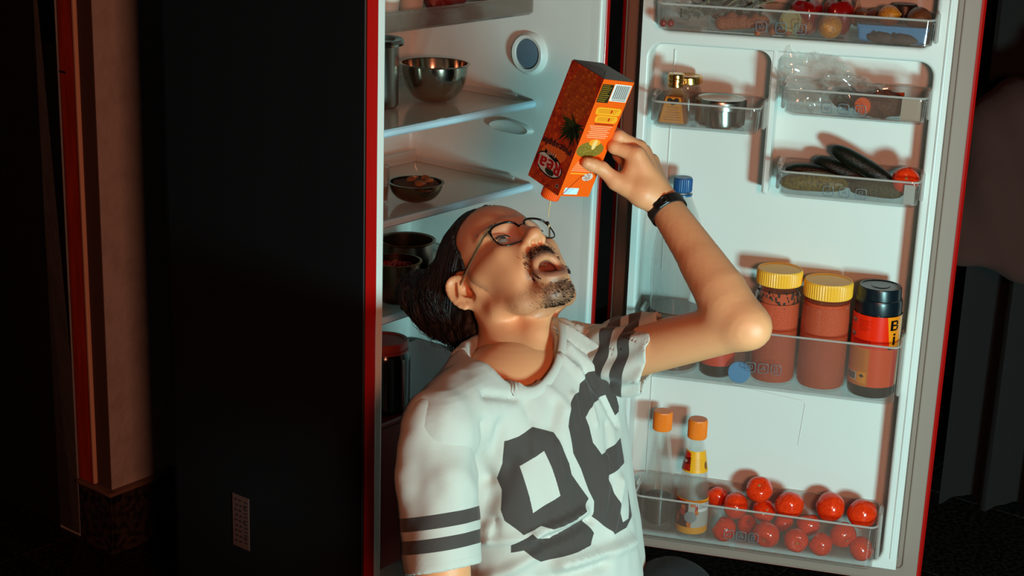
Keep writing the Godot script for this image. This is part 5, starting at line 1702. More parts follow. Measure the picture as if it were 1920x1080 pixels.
func shirt(t: Node3D, off: Transform3D) -> void:
	var b := Basis(LAT, AX, CN).orthonormalized()
	var f := Field.new()
	f.ball(CHEST, Vector3(0.160, 0.15, 0.108), 0.03, b)
	f.ball(Vector3(0.0600, 0.5029, -2.2204), Vector3(0.157, 0.155, 0.112), 0.06, b)
	f.ball(Vector3(0.0751, 0.3731, -2.2020), Vector3(0.158, 0.13, 0.122), 0.06, b)
	f.ball(Vector3(0.0880, 0.2300, -2.1900), Vector3(0.165, 0.11, 0.128), 0.06)
	f.cone(R_SH + Vector3(0.006, 0.0, -0.005), NECK + Vector3(-0.012, -0.005, 0.01), 0.057, 0.056, 0.045)
	f.cone(L_SH, NECK + Vector3(0.010, -0.002, -0.005), 0.051, 0.056, 0.045)
	f.ball(Vector3(0.0011, 0.7690, -2.2262), Vector3(0.0660, 0.075, 0.0860), 0.012, Basis(Vector3(0.9909, 0.1344, 0.0082), Vector3(-0.1321, 0.9585, 0.2526), Vector3(0.0261, -0.2513, 0.9675)).orthonormalized(), true)
	f.cut(Vector3(0.09, 0.195, -2.15), Vector3(0.05, -1, 0.1), 0.01)
	var g := f.mesh(Vector3(-0.22, 0.16, -2.46), Vector3(0.34, 0.86, -1.98), 0.0056)
	var n := FastNoiseLite.new()
	n.seed = 15
	n.frequency = 16.0
	n.fractal_octaves = 2
	var big := FastNoiseLite.new()
	big.seed = 16
	big.frequency = 7.0
	big.fractal_octaves = 2
	var folds := FOLDS
	var nn := smooth_normals(g)
	for i in g.v.size():
		var p := g.v[i]
		var r := p - CHEST
		var q := Vector2(r.dot(LAT), r.dot(AX))
		var front := clampf(nn[i].dot(CN) * 2.0 + 0.4, 0.0, 1.0)
		var h := fold_height(q, folds) * front
		# soft unevenness, drawn out along the pull between the shoulder and the lap
		h += 0.0060 * big.get_noise_3d(p.x * 1.3, p.y * 0.6, p.z * 1.3)
		h += 0.0026 * n.get_noise_3d(p.x * 1.2, p.y * 0.45, p.z * 1.2)
		g.v[i] = p + nn[i] * h
		var u := (q.x + PRINT_O.x) / PRINT_S
		var v := (PRINT_O.y - q.y) / PRINT_S
		if nn[i].dot(CN) < 0.0:
			u = 0.995 if q.x > 0 else 0.005
		g.uv[i] = Vector2(clampf(u, 0.002, 0.998), clampf(v, 0.002, 0.998))
	var cloth := mat("shirt_cloth", Color.WHITE, 0.85)
	cloth.albedo_texture = shirt_print()
	cloth.texture_repeat = false
	cloth.rim_enabled = true
	cloth.rim = 0.3
	put(t, "shirt", g.commit(180.0), cloth, off)
	# collar band laid on the shirt round the neck
	var loop := [Vector3(-0.0677, 0.7486, -2.2322), Vector3(-0.0574, 0.7425, -2.2042), Vector3(-0.0374, 0.7370, -2.1765), Vector3(-0.0045, 0.7291, -2.1532), Vector3(0.0232, 0.7257, -2.1521), Vector3(0.0454, 0.7338, -2.1650), Vector3(0.0602, 0.7536, -2.2076), Vector3(0.0652, 0.7814, -2.2526), Vector3(0.0449, 0.7787, -2.3145), Vector3(-0.0066, 0.7709, -2.3330), Vector3(-0.0530, 0.7544, -2.2967)]
	var ctr := Vector3(0.0011, 0.7505, -2.2261)
	var m := loop.size()
	var ring := []
	for i in m:
		for k in 5:
			ring.append(loop[i].cubic_interpolate(loop[(i + 1) % m], loop[(i - 1 + m) % m], loop[(i + 2) % m], k / 5.0))
	var band := Geo.new()
	var cnt := ring.size()
	var lay := 7
	for i in cnt:
		var p: Vector3 = ring[i]
		var out := (p - ctr).normalized()
		for k in lay:
			var w := k / (lay - 1.0)
			var q := f.onto(p + out * (0.001 + 0.0155 * w) - Vector3(0, 0.010, 0) * w)
			var nr := f.grad(q)
			band.add(q + nr * (0.0016 + 0.0022 * sin(PI * clampf(w * 1.02, 0, 1)) - (0.0030 if k == 0 else 0.0)))
	for i in cnt:
		var j := (i + 1) % cnt
		for k in lay - 1:
			band.quad(i * lay + k, i * lay + k + 1, j * lay + k + 1, j * lay + k)
	put(t, "collar", band.commit(70.0), mat("collar_cloth", Color(0.735, 0.725, 0.69), 0.85), off)
	# sleeves with two dark rings each
	var im := Image.create(8, 512, false, Image.FORMAT_RGB8)
	im.fill(Color(0.735, 0.725, 0.69))
	for q in [[0.0275, 0.0455], [0.0575, 0.0760]]:
		im.fill_rect(Rect2i(0, int(q[0] / 0.2 * 512), 8, int((q[1] - q[0]) / 0.2 * 512)), Color(0.24, 0.20, 0.185))
	im.fill_rect(Rect2i(0, int(0.0115 / 0.2 * 512), 8, 1), Color(0.68, 0.66, 0.63))
	var sl := print_mat("sleeve_cloth", im, 0.85)
	sl.rim_enabled = true
	sl.rim = 0.3
	var rights := [R_SH, R_SH.lerp(R_EL, 0.76), Vector3(0.1831, -0.9141, 0.3606).normalized(), 0.0555, 0.0520, R_SH + Vector3(0.01, 0.01, -0.02)]
	var lefts := [L_SH, Vector3(0.2049, 0.7513, -2.2383), Vector3(0.9486, -0.1699, 0.2605).normalized(), 0.0545, 0.0555, L_SH + Vector3(-0.02, 0.0, 0.0)]
	for e in [rights, lefts]:
		var sf := Field.new()
		var a: Vector3 = e[0]
		var h: Vector3 = e[1]
		var ax := (h - a).normalized()
		var low := Vector3.ZERO
		sf.cone(a, a.lerp(h, 0.4), e[3] - 0.0065, e[3], 0.01)
		sf.cone(a.lerp(h, 0.4), h + ax * 0.08, e[3], e[4], 0.004)
		sf.cut(h, e[2], 0.003)
		sf.cone(h - ax * 0.035 + low, h + ax * 0.1 + low * 2.0, e[4] - 0.0065, e[4] - 0.0060, 0.003, true)
		var sg := sf.mesh(Vector3(minf(a.x, h.x), minf(a.y, h.y), minf(a.z, h.z)) - Vector3.ONE * 0.085, Vector3(maxf(a.x, h.x), maxf(a.y, h.y), maxf(a.z, h.z)) + Vector3.ONE * 0.085, 0.0036)
		var sn := smooth_normals(sg)
		var side := ax.cross(Vector3(0.1, 1, 0.3)).normalized()
		var side2 := ax.cross(side)
		for i in sg.v.size():
			var p := sg.v[i]
			var r := p - h
			var back := -r.dot(e[2])
			var along := r.dot(ax)
			var ang := atan2(r.dot(side), r.dot(side2))
			var k := 0.0
			if e == lefts:
				# cloth bunched up by the raised arm: ridges running round to the armpit
				k = 0.0046 * sin(ang * 6.0 + along * 40.0) + 0.0016 * sin(ang * 11.0 - along * 55.0)
			else:
				k = 0.0026 * sin(ang * 3.0 + along * 24.0) + 0.0022 * n.get_noise_3dv(p) + 0.0030 * big.get_noise_3dv(p * 1.6) * smoothstep(0.0, 0.08, back)
				k += 0.0035 * exp(-pow((along + 0.13) / 0.02, 2.0)) * sin(ang * 4.0 + 1.0)
			var rad := (r - ax * along).normalized()
			sg.v[i] = p + rad * k
			sg.uv[i] = Vector2(0.5, clampf(back / 0.2, 0.002, 0.998))
		put(t, "sleeve", sg.commit(180.0), sl, off)
	debug_print(g)


func debug_print(g: Geo) -> void:
	if not DEBUG:
		return
	var cb := Basis(Vector3(0.9994, 0.0323, -0.0098), Vector3(-0.0337, 0.9565, -0.2899), Vector3(0.0, 0.2901, 0.9570)).orthonormalized()
	var eye := Vector3(0, 1.52, 0)
	for row in RAYS:
		var outs := []
		for q in row:
			var d: Vector3 = cb * Vector3(q.x - 960.0, 540.0 - q.y, -3069.0).normalized()
			var best := 1e9
			for i in range(0, g.t.size(), 3):
				var a := g.v[g.t[i]]
				if (a - eye).cross(d).length_squared() > 0.0004:
					continue
				var h = Geometry3D.ray_intersects_triangle(eye, d, a, g.v[g.t[i + 1]], g.v[g.t[i + 2]])
				if h != null:
					best = minf(best, eye.distance_to(h))
			if best < 1e8:
				var r := eye + d * best - CHEST
				outs.append("Vector2(%.3f, %.3f)" % [r.dot(LAT), r.dot(AX)])
			else:
				outs.append("MISS(%d,%d)" % [q.x, q.y])
		print(", ".join(outs))


func smooth_normals(g: Geo) -> PackedVector3Array:
	var nn := PackedVector3Array()
	nn.resize(g.v.size())
	for i in range(0, g.t.size(), 3):
		var fn := (g.v[g.t[i + 1]] - g.v[g.t[i]]).cross(g.v[g.t[i + 2]] - g.v[g.t[i]])
		for k in 3:
			nn[g.t[i + k]] += fn
	for i in nn.size():
		nn[i] = nn[i].normalized()
	return nn


const PRINT_O := Vector2(0.24, 0.14)
const PRINT_S := 0.40
const FOLDS := [[0.03, 0.145, 0.058, 0.041, 0.009, -0.011],
[0.055, 0.14, 0.086, 0.049, 0.007, -0.012],
[0.08, 0.132, 0.115, 0.056, 0.006, -0.011],
[0.105, 0.122, 0.116, 0.047, 0.006, -0.009],
[0.046, 0.105, 0.045, 0.072, 0.007, 0.008],
[0.018, 0.12, 0.04, 0.06, 0.006, 0.008],
[0.07, 0.128, 0.1, 0.052, 0.005, 0.008],
[0.095, 0.12, 0.117, 0.05, 0.004, 0.008],
[-0.134, 0.096, -0.081, 0.072, 0.006, -0.006],
[-0.15, 0.06, -0.143, -0.029, 0.009, -0.009],
[-0.143, -0.029, -0.154, -0.081, 0.009, -0.01],
[-0.119, 0.045, -0.138, -0.019, 0.012, -0.009],
[-0.113, -0.013, -0.14, -0.054, 0.012, -0.009],
[-0.155, -0.111, -0.108, -0.12, 0.006, 0.007],
[-0.108, -0.12, -0.03, -0.116, 0.006, 0.011],
[-0.103, -0.135, -0.02, -0.134, 0.006, -0.011],
[-0.151, -0.09, -0.152, -0.11, 0.004, 0.005],
[-0.145, -0.084, -0.149, -0.106, 0.004, -0.005],
[-0.159, -0.162, -0.111, -0.148, 0.009, 0.011],
[-0.086, -0.175, 0.05, -0.2, 0.01, 0.012],
[-0.12, -0.185, -0.02, -0.2, 0.009, -0.009],
[-0.068, 0.057, -0.069, 0.026, 0.008, -0.005],
[-0.025, 0.041, -0.045, 0.017, 0.009, -0.005],
[0.04, 0.048, 0.033, -0.009, 0.004, 0.005],
[0.01, 0.044, -0.001, 0.0, 0.004, 0.005],
[-0.069, 0.026, -0.08, -0.01, 0.004, 0.004],
[-0.045, -0.007, -0.051, -0.061, 0.004, 0.005],
[0.036, -0.063, 0.001, -0.131, 0.007, 0.006],
[0.055, -0.104, 0.013, -0.161, 0.007, 0.007],
[0.06, 0.03, 0.085, -0.03, 0.006, -0.006],
[0.06, -0.02, 0.03, -0.09, 0.008, -0.005],
[-0.03, 0.08, -0.01, 0.03, 0.008, 0.004]]
const D9 := [Vector2(-0.070, 0.026), Vector2(-0.044, 0.008), Vector2(-0.035, -0.042), Vector2(-0.036, -0.059), Vector2(-0.017, -0.103), Vector2(-0.029, -0.110), Vector2(-0.032, -0.115), Vector2(-0.058, -0.120), Vector2(-0.084, -0.120), Vector2(-0.098, -0.111), Vector2(-0.121, -0.113), Vector2(-0.136, -0.087), Vector2(-0.137, -0.071), Vector2(-0.131, -0.045), Vector2(-0.133, -0.029), Vector2(-0.121, -0.009), Vector2(-0.113, 0.021), Vector2(-0.093, 0.021)]
const H9 := [Vector2(-0.103, -0.020), Vector2(-0.067, -0.011), Vector2(-0.064, -0.036), Vector2(-0.062, -0.080), Vector2(-0.104, -0.089), Vector2(-0.103, -0.060)]
const T9 := [Vector2(-0.136, -0.123), Vector2(-0.111, -0.115), Vector2(-0.101, -0.132), Vector2(-0.089, -0.136), Vector2(-0.032, -0.128), Vector2(-0.021, -0.154), Vector2(-0.034, -0.167), Vector2(-0.059, -0.166), Vector2(-0.110, -0.160), Vector2(-0.114, -0.154), Vector2(-0.125, -0.136), Vector2(-0.138, -0.134)]
const D8 := [Vector2(0.070, 0.059), Vector2(0.076, 0.046), Vector2(0.088, 0.040), Vector2(0.100, -0.007), Vector2(0.098, -0.014), Vector2(0.088, -0.016), Vector2(0.073, 0.021), Vector2(0.039, 0.019), Vector2(0.017, 0.007), Vector2(0.018, -0.008), Vector2(0.016, -0.031), Vector2(0.026, -0.053), Vector2(0.050, -0.052), Vector2(0.085, -0.050), Vector2(0.080, -0.087), Vector2(0.030, -0.088), Vector2(0.035, -0.133), Vector2(0.039, -0.163), Vector2(0.055, -0.164), Vector2(0.075, -0.126), Vector2(0.070, -0.165), Vector2(0.045, -0.174), Vector2(0.014, -0.171), Vector2(-0.015, -0.132), Vector2(-0.008, -0.111), Vector2(-0.013, -0.092), Vector2(-0.017, -0.058), Vector2(-0.024, -0.031), Vector2(-0.020, 0.007), Vector2(-0.004, 0.033), Vector2(0.009, 0.043), Vector2(0.023, 0.043), Vector2(0.031, 0.053), Vector2(0.058, 0.062)]


func shirt_print() -> ImageTexture:
	var im := Image.create(1280, 1280, false, Image.FORMAT_RGB8)
	var white := Color(0.735, 0.725, 0.69)
	var ink := Color(0.24, 0.20, 0.185)
	im.fill(white)
	var px := func(list: Array) -> Array:
		var out := []
		for q in list:
			out.append(Vector2((q.x + PRINT_O.x) / PRINT_S, (PRINT_O.y - q.y) / PRINT_S) * 1280.0)
		return out
	fill_poly(im, px.call(D9), ink)
	fill_poly(im, px.call(H9), white)
	fill_poly(im, px.call(T9), ink)
	fill_poly(im, px.call(D8), ink)
	return ImageTexture.create_from_image(im)


func trousers(t: Node3D, off: Transform3D) -> void:
	var f := Field.new()
	f.ball(Vector3(0.095, 0.135, -2.18), Vector3(0.155, 0.125, 0.125), 0.04)
	var lh := Vector3(0.165, 0.130, -2.16)
	var lk := Vector3(0.255, 0.365, -2.215)
	var rh := Vector3(0.03, 0.130, -2.10)
	var rk := Vector3(0.11, 0.370, -1.80)
	f.cone(lh, lk, 0.095, 0.066, 0.03)
	f.cone(lk, Vector3(0.60, 0.200, -1.98), 0.062, 0.046, 0.02)
	f.cone(rh, rk, 0.090, 0.064, 0.03)
	f.cone(rk, Vector3(0.20, 0.090, -1.66), 0.060, 0.046, 0.02)
	var g := f.mesh(Vector3(-0.12, -0.03, -2.36), Vector3(0.68, 0.50, -1.58), 0.010)
	var n := FastNoiseLite.new()
	n.seed = 25
	n.frequency = 14.0
	var nn := smooth_normals(g)
	for i in g.v.size():
		g.v[i] += nn[i] * 0.004 * n.get_noise_3dv(g.v[i])
		g.v[i].y = maxf(g.v[i].y, 0.001)
	var jeans := mat("denim", Color(0.085, 0.085, 0.095), 0.9)
	grained(jeans, noise_tex(0.12, 97, [[0.3, Color(0.7, 0.7, 0.72)], [0.7, Color(1.15, 1.12, 1.1)]]), 8.0, noise_tex(0.2, 98, [], true, 5.0), 0.4)
	put(t, "trousers", g.commit(180.0), jeans, off)
	for q in [[Vector3(0.60, 0.190, -1.98), Vector3(0.68, 0.130, -1.92)], [Vector3(0.20, 0.06, -1.65), Vector3(0.25, 0.036, -1.55)]]:
		var s := Field.new()
		s.cone(q[0], q[1], 0.040, 0.034, 0.02)
		put(t, "sock", s.mesh(q[0] - Vector3(0.1, 0.06, 0.1), q[1] + Vector3(0.1, 0.08, 0.1), 0.008).commit(180.0), mat("sock", Color(0.12, 0.12, 0.13), 0.9), off)


func hair(t: Node3D, off: Transform3D, _hf: Field) -> void:
	var f := Field.new()
	f.ball(Vector3(0, 0.047, -0.016), Vector3(0.0790, 0.0885, 0.1010), 0.01)
	f.ball(Vector3(0, 0.052, 0.030), Vector3(0.064, 0.066, 0.058), 0.02)
	f.ball(Vector3(-0.006, 0.028, -0.084), Vector3(0.070, 0.066, 0.048), 0.03)
	f.ball(Vector3(-0.034, 0.068, -0.080), Vector3(0.052, 0.052, 0.048), 0.03)
	f.ball(Vector3(-0.045, -0.012, -0.080), Vector3(0.030, 0.030, 0.030), 0.03)
	f.ball(Vector3(0.01, -0.012, -0.085), Vector3(0.046, 0.032, 0.028), 0.03)
	# the loose knot of curls behind the crown
	f.ball(Vector3(-0.052, 0.132, -0.116), Vector3(0.036, 0.034, 0.034), 0.022)
	f.ball(Vector3(-0.046, 0.085, -0.112), Vector3(0.040, 0.046, 0.040), 0.03)
	# sideburn
	f.cone(Vector3(-0.0705, 0.050, 0.010), Vector3(-0.0705, 0.008, 0.010), 0.006, 0.004, 0.008)
	f.cone(Vector3(0.0705, 0.050, 0.010), Vector3(0.0705, 0.008, 0.010), 0.006, 0.004, 0.008)
	var g := f.mesh(Vector3(-0.13, -0.08, -0.18), Vector3(0.12, 0.20, 0.11), 0.0034)
	var nn := smooth_normals(g)
	var n := FastNoiseLite.new()
	n.seed = 35
	n.frequency = 60.0
	n.fractal_octaves = 2
	for i in g.v.size():
		var p := g.v[i]
		var sink := maxf(smoothstep(-0.002, 0.012, p.z - hairline(p)), ear_gap(p))
		var groove := n.get_noise_3d(p.x * 1.6, p.y * 1.6 + p.z * 0.35, p.z * 0.25) * (0.0032 if p.z > -0.07 else 0.0075)
		g.v[i] = p + nn[i] * (groove - 0.022 * sink)
	var dark := mat("hair_dark", Color(0.075, 0.058, 0.052), 0.65)
	var h := put(t, "hair", g.commit(180.0), dark, off * HX)
	# locks combed back over the skull, curling at the nape
	var rnd := RandomNumberGenerator.new()
	rnd.seed = 41
	var lk := [Geo.new(), Geo.new()]
	for k in 620:
		var side := rnd.randf_range(-1.0, 1.0)
		var p := Vector3.ZERO
		if k % 3 == 0:
			p = Vector3(0.062 * side, 0.125 - 0.045 * side * side, 0.058 - 0.022 * side * side)
		elif k % 3 == 1:
			p = Vector3(-0.070 + rnd.randf() * 0.012, rnd.randf_range(0.02, 0.10), rnd.randf_range(-0.03, 0.045))
		else:
			p = Vector3(rnd.randf_range(-0.08, 0.05), rnd.randf_range(-0.01, 0.13), rnd.randf_range(-0.10, 0.02))
		p.z = minf(p.z, hairline(p) - 0.002)
		if k % 5 == 4:
			p = Vector3(-0.05, 0.12, -0.115) + Vector3(rnd.randfn(), rnd.randfn(), rnd.randfn()).normalized() * 0.05
		p = f.onto(p)
		if ear_gap(p) > 0.05:
			continue
		var pts := []
		var rr := []
		var ph := rnd.randf() * TAU
		var steps := rnd.randi_range(12, 24)
		var r0 := rnd.randf_range(0.0007, 0.0016)
		var lift := rnd.randf() * rnd.randf() * 2.0
		for s in steps:
			var w := float(s) / steps
			var nr := f.grad(p)
			var curl := (0.010 * w if k % 5 == 4 else maxf(w - 0.35, 0.0) * (0.018 if p.z < -0.05 else 0.005))
			pts.append(p + nr * (0.0008 + 0.0050 * w * lift) + Vector3(cos(ph + s * 0.9), sin(ph + s * 0.9) * 0.6, sin(ph + s * 0.7)) * curl)
			rr.append(r0 * (1.0 - 0.75 * w))
			var way := Vector3(-0.10 * signf(p.x), -0.42 if p.z > -0.06 else -1.1, -1.0)
			way = (way - nr * way.dot(nr)).normalized()
			p = f.onto(p + way * 0.0085)
			if p.y < -0.036 or ear_gap(p) > 0.05:
				break
		if pts.size() > 3:
			lk[k % 2].tube(pts, rr, 5)
	var l0 := put(h, "locks", lk[0].commit(80.0), mat("hair_lock", Color(0.12, 0.085, 0.07), 0.55))
	l0.set_meta("kind", "stuff")
	var l1 := put(h, "locks", lk[1].commit(80.0), mat("hair_lock_dark", Color(0.055, 0.044, 0.04), 0.6))
	l1.set_meta("kind", "stuff")


func ear_gap(p: Vector3) -> float:
	if absf(p.x) < 0.052:
		return 0.0
	return smoothstep(1.15, 0.85, Vector2((p.y - 0.002) / 0.036, (p.z + 0.004) / 0.027).length())


# how far forward the hair reaches at this height and side of the head
func hairline(p: Vector3) -> float:
	var x := absf(p.x)
	var front := 0.090 - 9.0 * x * x
	if p.y > 0.112:
		return front + (p.y - 0.112) * 0.5
	if p.y > 0.055:
		return lerpf(0.034 - 0.0, front, smoothstep(0.055, 0.112, p.y))
	if p.y > 0.006:
		return lerpf(0.016, 0.034, smoothstep(0.006, 0.055, p.y))
	if p.y > -0.004:
		return lerpf(-0.028, 0.016, smoothstep(-0.004, 0.006, p.y))
	return lerpf(-0.060, -0.028, smoothstep(-0.05, -0.004, p.y))


func face_parts(t: Node3D, off: Transform3D) -> void:
	var hx := off * HX
	for s in [-1.0, 1.0]:
		var look := Vector3(0.10, 0.35, 0.93).normalized()
		var eb := Basis.looking_at(-look, Vector3.UP)
		var e := put(t, "eye", Geo.new().lathe([Vector2(0, -1), Vector2(0.38, -0.92), Vector2(0.71, -0.71), Vector2(0.92, -0.38), Vector2(1, 0), Vector2(0.92, 0.38), Vector2(0.71, 0.71), Vector2(0.38, 0.92), Vector2(0, 1)], 24).xf(Transform3D(eb * Basis(Vector3(1, 0, 0), PI / 2) * Basis.from_scale(Vector3.ONE * 0.0120), Vector3.ZERO)).commit(180.0), mat("eye_white", Color(0.52, 0.45, 0.41), 0.2), hx * at(Vector3(s * 0.0300, 0.0104, 0.0753)))
		put(e, "iris", Geo.new().lathe([Vector2(0.0, 0.01225), Vector2(0.0030, 0.0119), Vector2(0.0055, 0.0110)], 20).xf(Transform3D(eb * Basis(Vector3(1, 0, 0), PI / 2), Vector3.ZERO)).commit(60.0), mat("iris_brown", Color(0.10, 0.05, 0.03), 0.1))
		# upper lashes and brow hairs
		var la := []
		for k in 9:
			var a := lerpf(0.15, PI - 0.15, k / 8.0)
			la.append(Vector3(s * 0.0305 + 0.0118 * cos(a), 0.0104 + 0.0040 * sin(a), 0.0866 + 0.0022 * sin(a)))
		put(t, "lashes", Geo.new().tube(la, 0.0012, 5).commit(), mat("lash", Color(0.03, 0.02, 0.02), 0.6), hx)
		var br := Geo.new()
		var rnd := RandomNumberGenerator.new()
		rnd.seed = 61
		for k in 110:
			var f := rnd.randf()
			var a := Vector3(s * lerpf(0.012, 0.050, f), 0.0310 + 0.0045 * sin(f * 2.4) + rnd.randf_range(-0.003, 0.003), lerpf(0.0965, 0.0735, f * f * 0.6 + f * 0.4))
			br.tube([a, a + Vector3(s * 0.004, 0.002 + rnd.randf() * 0.001, 0.0006), a + Vector3(s * 0.008, 0.0025, -0.0022)], [0.0006, 0.0005, 0.0002], 4)
		put(t, "eyebrow", br.commit(), mat("brow", Color(0.055, 0.038, 0.032), 0.6), hx).set_meta("kind", "stuff")
	# teeth and tongue
	for k in 6:
		var x := (k - 2.5) * 0.0066
		put(t, "tooth", Geo.new().box(Vector3.ZERO, Vector3(0.0060, 0.0060, 0.004), 0.0014).commit(60.0), mat("tooth", Color(0.62, 0.54, 0.45), 0.3), hx * at(Vector3(x, -0.0490 + absf(x) * 0.06, 0.0790 - x * x * 26.0)))
	put(t, "tongue", lump(Vector3(0.0115, 0.004, 0.014), 0.08, 60, 5, 22).commit(70.0), mat("tongue", Color(0.62, 0.30, 0.27), 0.4), hx * Transform3D(Basis(Vector3(1, 0, 0), 0.3), Vector3(0, -0.0830, 0.050)))
	# short hairs of moustache and chin
	var rnd := RandomNumberGenerator.new()
	rnd.seed = 71
	var st := Geo.new()
	var hf := head_field()
	for k in 1100:
		var p := Vector3.ZERO
		var dir := Vector3.ZERO
		if k % 5 < 2:
			p = Vector3(rnd.randfn(0, 0.013), rnd.randf_range(-0.0490, -0.033), 0.100)
			dir = Vector3(signf(p.x) * 0.5, -1, 0.25)
		elif k % 5 == 2:
			var s := signf(rnd.randf() - 0.5)
			p = Vector3(s * rnd.randf_range(0.024, 0.032), rnd.randf_range(-0.085, -0.045), 0.086)
			dir = Vector3(s * 0.2, -1, 0.2)
		else:
			p = Vector3(rnd.randfn(0, 0.015), rnd.randf_range(-0.116, -0.090), rnd.randf_range(0.045, 0.085))
			dir = Vector3(0, -0.7, 0.5)
		p = hf.onto(p)
		var e := Vector2(p.x / 0.0232, (p.y + 0.0680) / 0.0200).length()
		if (e < 1.22 and p.z > 0.065) or p.y < -0.121 or p.z < 0.03 or absf(p.x) > 0.04:
			continue
		var nr := hf.grad(p)
		dir = (dir.normalized() + nr * 0.7).normalized()
		st.tube([p - nr * 0.0005, p + dir * 0.0022, p + dir * rnd.randf_range(0.0030, 0.0050)], [0.00042, 0.00036, 0.00012], 4)
	put(t, "beard", st.commit(), mat("beard", Color(0.06, 0.042, 0.036), 0.6), hx).set_meta("kind", "stuff")
	# ---- things worn and held
	glasses()
	wristband()


func glasses() -> void:
	var t := thing("eyeglasses", "dark thin rimmed eyeglasses on the man's upturned face", "glasses", HX * at(Vector3(0, 0.009, 0.0965)))
	var inv := at(Vector3(0, -0.02, -0.1))
	var fr := mat("frame_dark", Color(0.075, 0.045, 0.038), 0.25)
	for s in [-1.0, 1.0]:
		var rim := []
		var rr := []
		for i in 36:
			var a := TAU * i / 36
			var k := 1.0 / pow(pow(absf(cos(a)), 3.0) + pow(absf(sin(a)), 3.0), 1.0 / 3.0)
			var q := Vector2(cos(a), sin(a)) * k
			var w := 0.0238 * (1.0 - 0.07 * clampf(-q.y, 0, 1))
			rim.append(Vector3(s * 0.0290 + q.x * w, 0.0175 + q.y * 0.0212, 0.1055 - 0.010 * pow((q.x * w * s + 0.0290) / 0.055, 2.0) + q.y * 0.002))
			rr.append(0.0018 if q.y > 0.3 else 0.0011)
		put(t, "rim", Geo.new().tube(rim, rr, 8, true).commit(60.0), fr, inv)
		var gl := Geo.new()
		var c := Vector3.ZERO
		for p in rim:
			c += p / 36.0
		var i0 := gl.add(c + Vector3(0, 0, 0.0012))
		for p in rim:
			gl.add(p)
		for i in 36:
			gl.tri(i0, i0 + 1 + i, i0 + 1 + (i + 1) % 36)
		put(t, "lens", gl.commit(60.0), pane("lens", Color(0.8, 0.85, 0.85), 0.04, 0.02), inv)
		put(t, "temple", Geo.new().tube([Vector3(s * 0.0530, 0.0300, 0.0985), Vector3(s * 0.0600, 0.0305, 0.090), Vector3(s * 0.0735, 0.0270, 0.040), Vector3(s * 0.0790, 0.0270, 0.000), Vector3(s * 0.0760, 0.0240, -0.016), Vector3(s * 0.0740, 0.0100, -0.028)], [0.0021, 0.0014, 0.0012, 0.0013, 0.0018, 0.0014], 8).commit(60.0), mat("temple_gold", Color(0.62, 0.47, 0.34), 0.3, 0.7), inv)
		put(t, "hinge", Geo.new().box(Vector3(s * 0.0530, 0.0300, 0.0985), Vector3(0.004, 0.0055, 0.005), 0.001).commit(), fr, inv)
	put(t, "bridge", Geo.new().tube([Vector3(-0.0060, 0.0225, 0.1060), Vector3(-0.003, 0.0262, 0.1078), Vector3(0.003, 0.0262, 0.1078), Vector3(0.0060, 0.0225, 0.1060)], 0.0016, 8).commit(60.0), fr, inv)


func wristband() -> void:
	var ax := (WR - L_EL).normalized()
	var c := WR - ax * 0.008
	var t := thing("wristband", "dark rubber fitness band round the man's raised wrist", "band", Transform3D(Basis.looking_at(-ax, Vector3.UP), c))
	var pts := []
	var ups := []
	for i in 48:
		var a := TAU * i / 48
		pts.append(Vector3(cos(a) * 0.0272, sin(a) * 0.0272, 0))
		ups.append(Vector3(0, 0, 1))
	var sec := []
	for p in Geo.rounded(Rect2(-0.0013, -0.0082, 0.0026, 0.0164), 0.0012, 3):
		sec.append(p)
	put(t, "strap", Geo.new().sweep(pts, sec, Vector3.BACK, true, [], ups).commit(50.0), mat("rubber_band", Color(0.105, 0.085, 0.08), 0.5))
	# the small capsule with a round button, on the side towards the camera
	var to := (Vector3(0, 1.52, 0) - c)
	to = (to - ax * to.dot(ax)).normalized()
	var lb := Transform3D(Basis(ax.cross(to).normalized(), ax, to).orthonormalized(), c)
	var rel := t.transform.affine_inverse() * lb
	put(t, "capsule", loft([[0.013, 0.0072, 0.006, 0.025], [0.013, 0.0076, 0.006, 0.0285], [0.0118, 0.0066, 0.006, 0.0296]]).xf(Transform3D(Basis(Vector3(1, 0, 0), Vector3(0, 0, 1), Vector3(0, -1, 0)), Vector3.ZERO)).commit(40.0), mat("capsule", Color(0.075, 0.06, 0.058), 0.3), rel)
	put(t, "button", Geo.new().lathe([Vector2(0.0040, 0), Vector2(0.0046, 0.0006), Vector2(0.0052, 0)], 28).xf(Transform3D(Basis(Vector3(1, 0, 0), Vector3(0, 0, 1), Vector3(0, -1, 0)), Vector3(0.004, 0, 0.0296))).commit(), mat("button_ring", Color(0.17, 0.14, 0.13), 0.4), rel)


func details() -> void:
	carton()
	hanging_cloth()


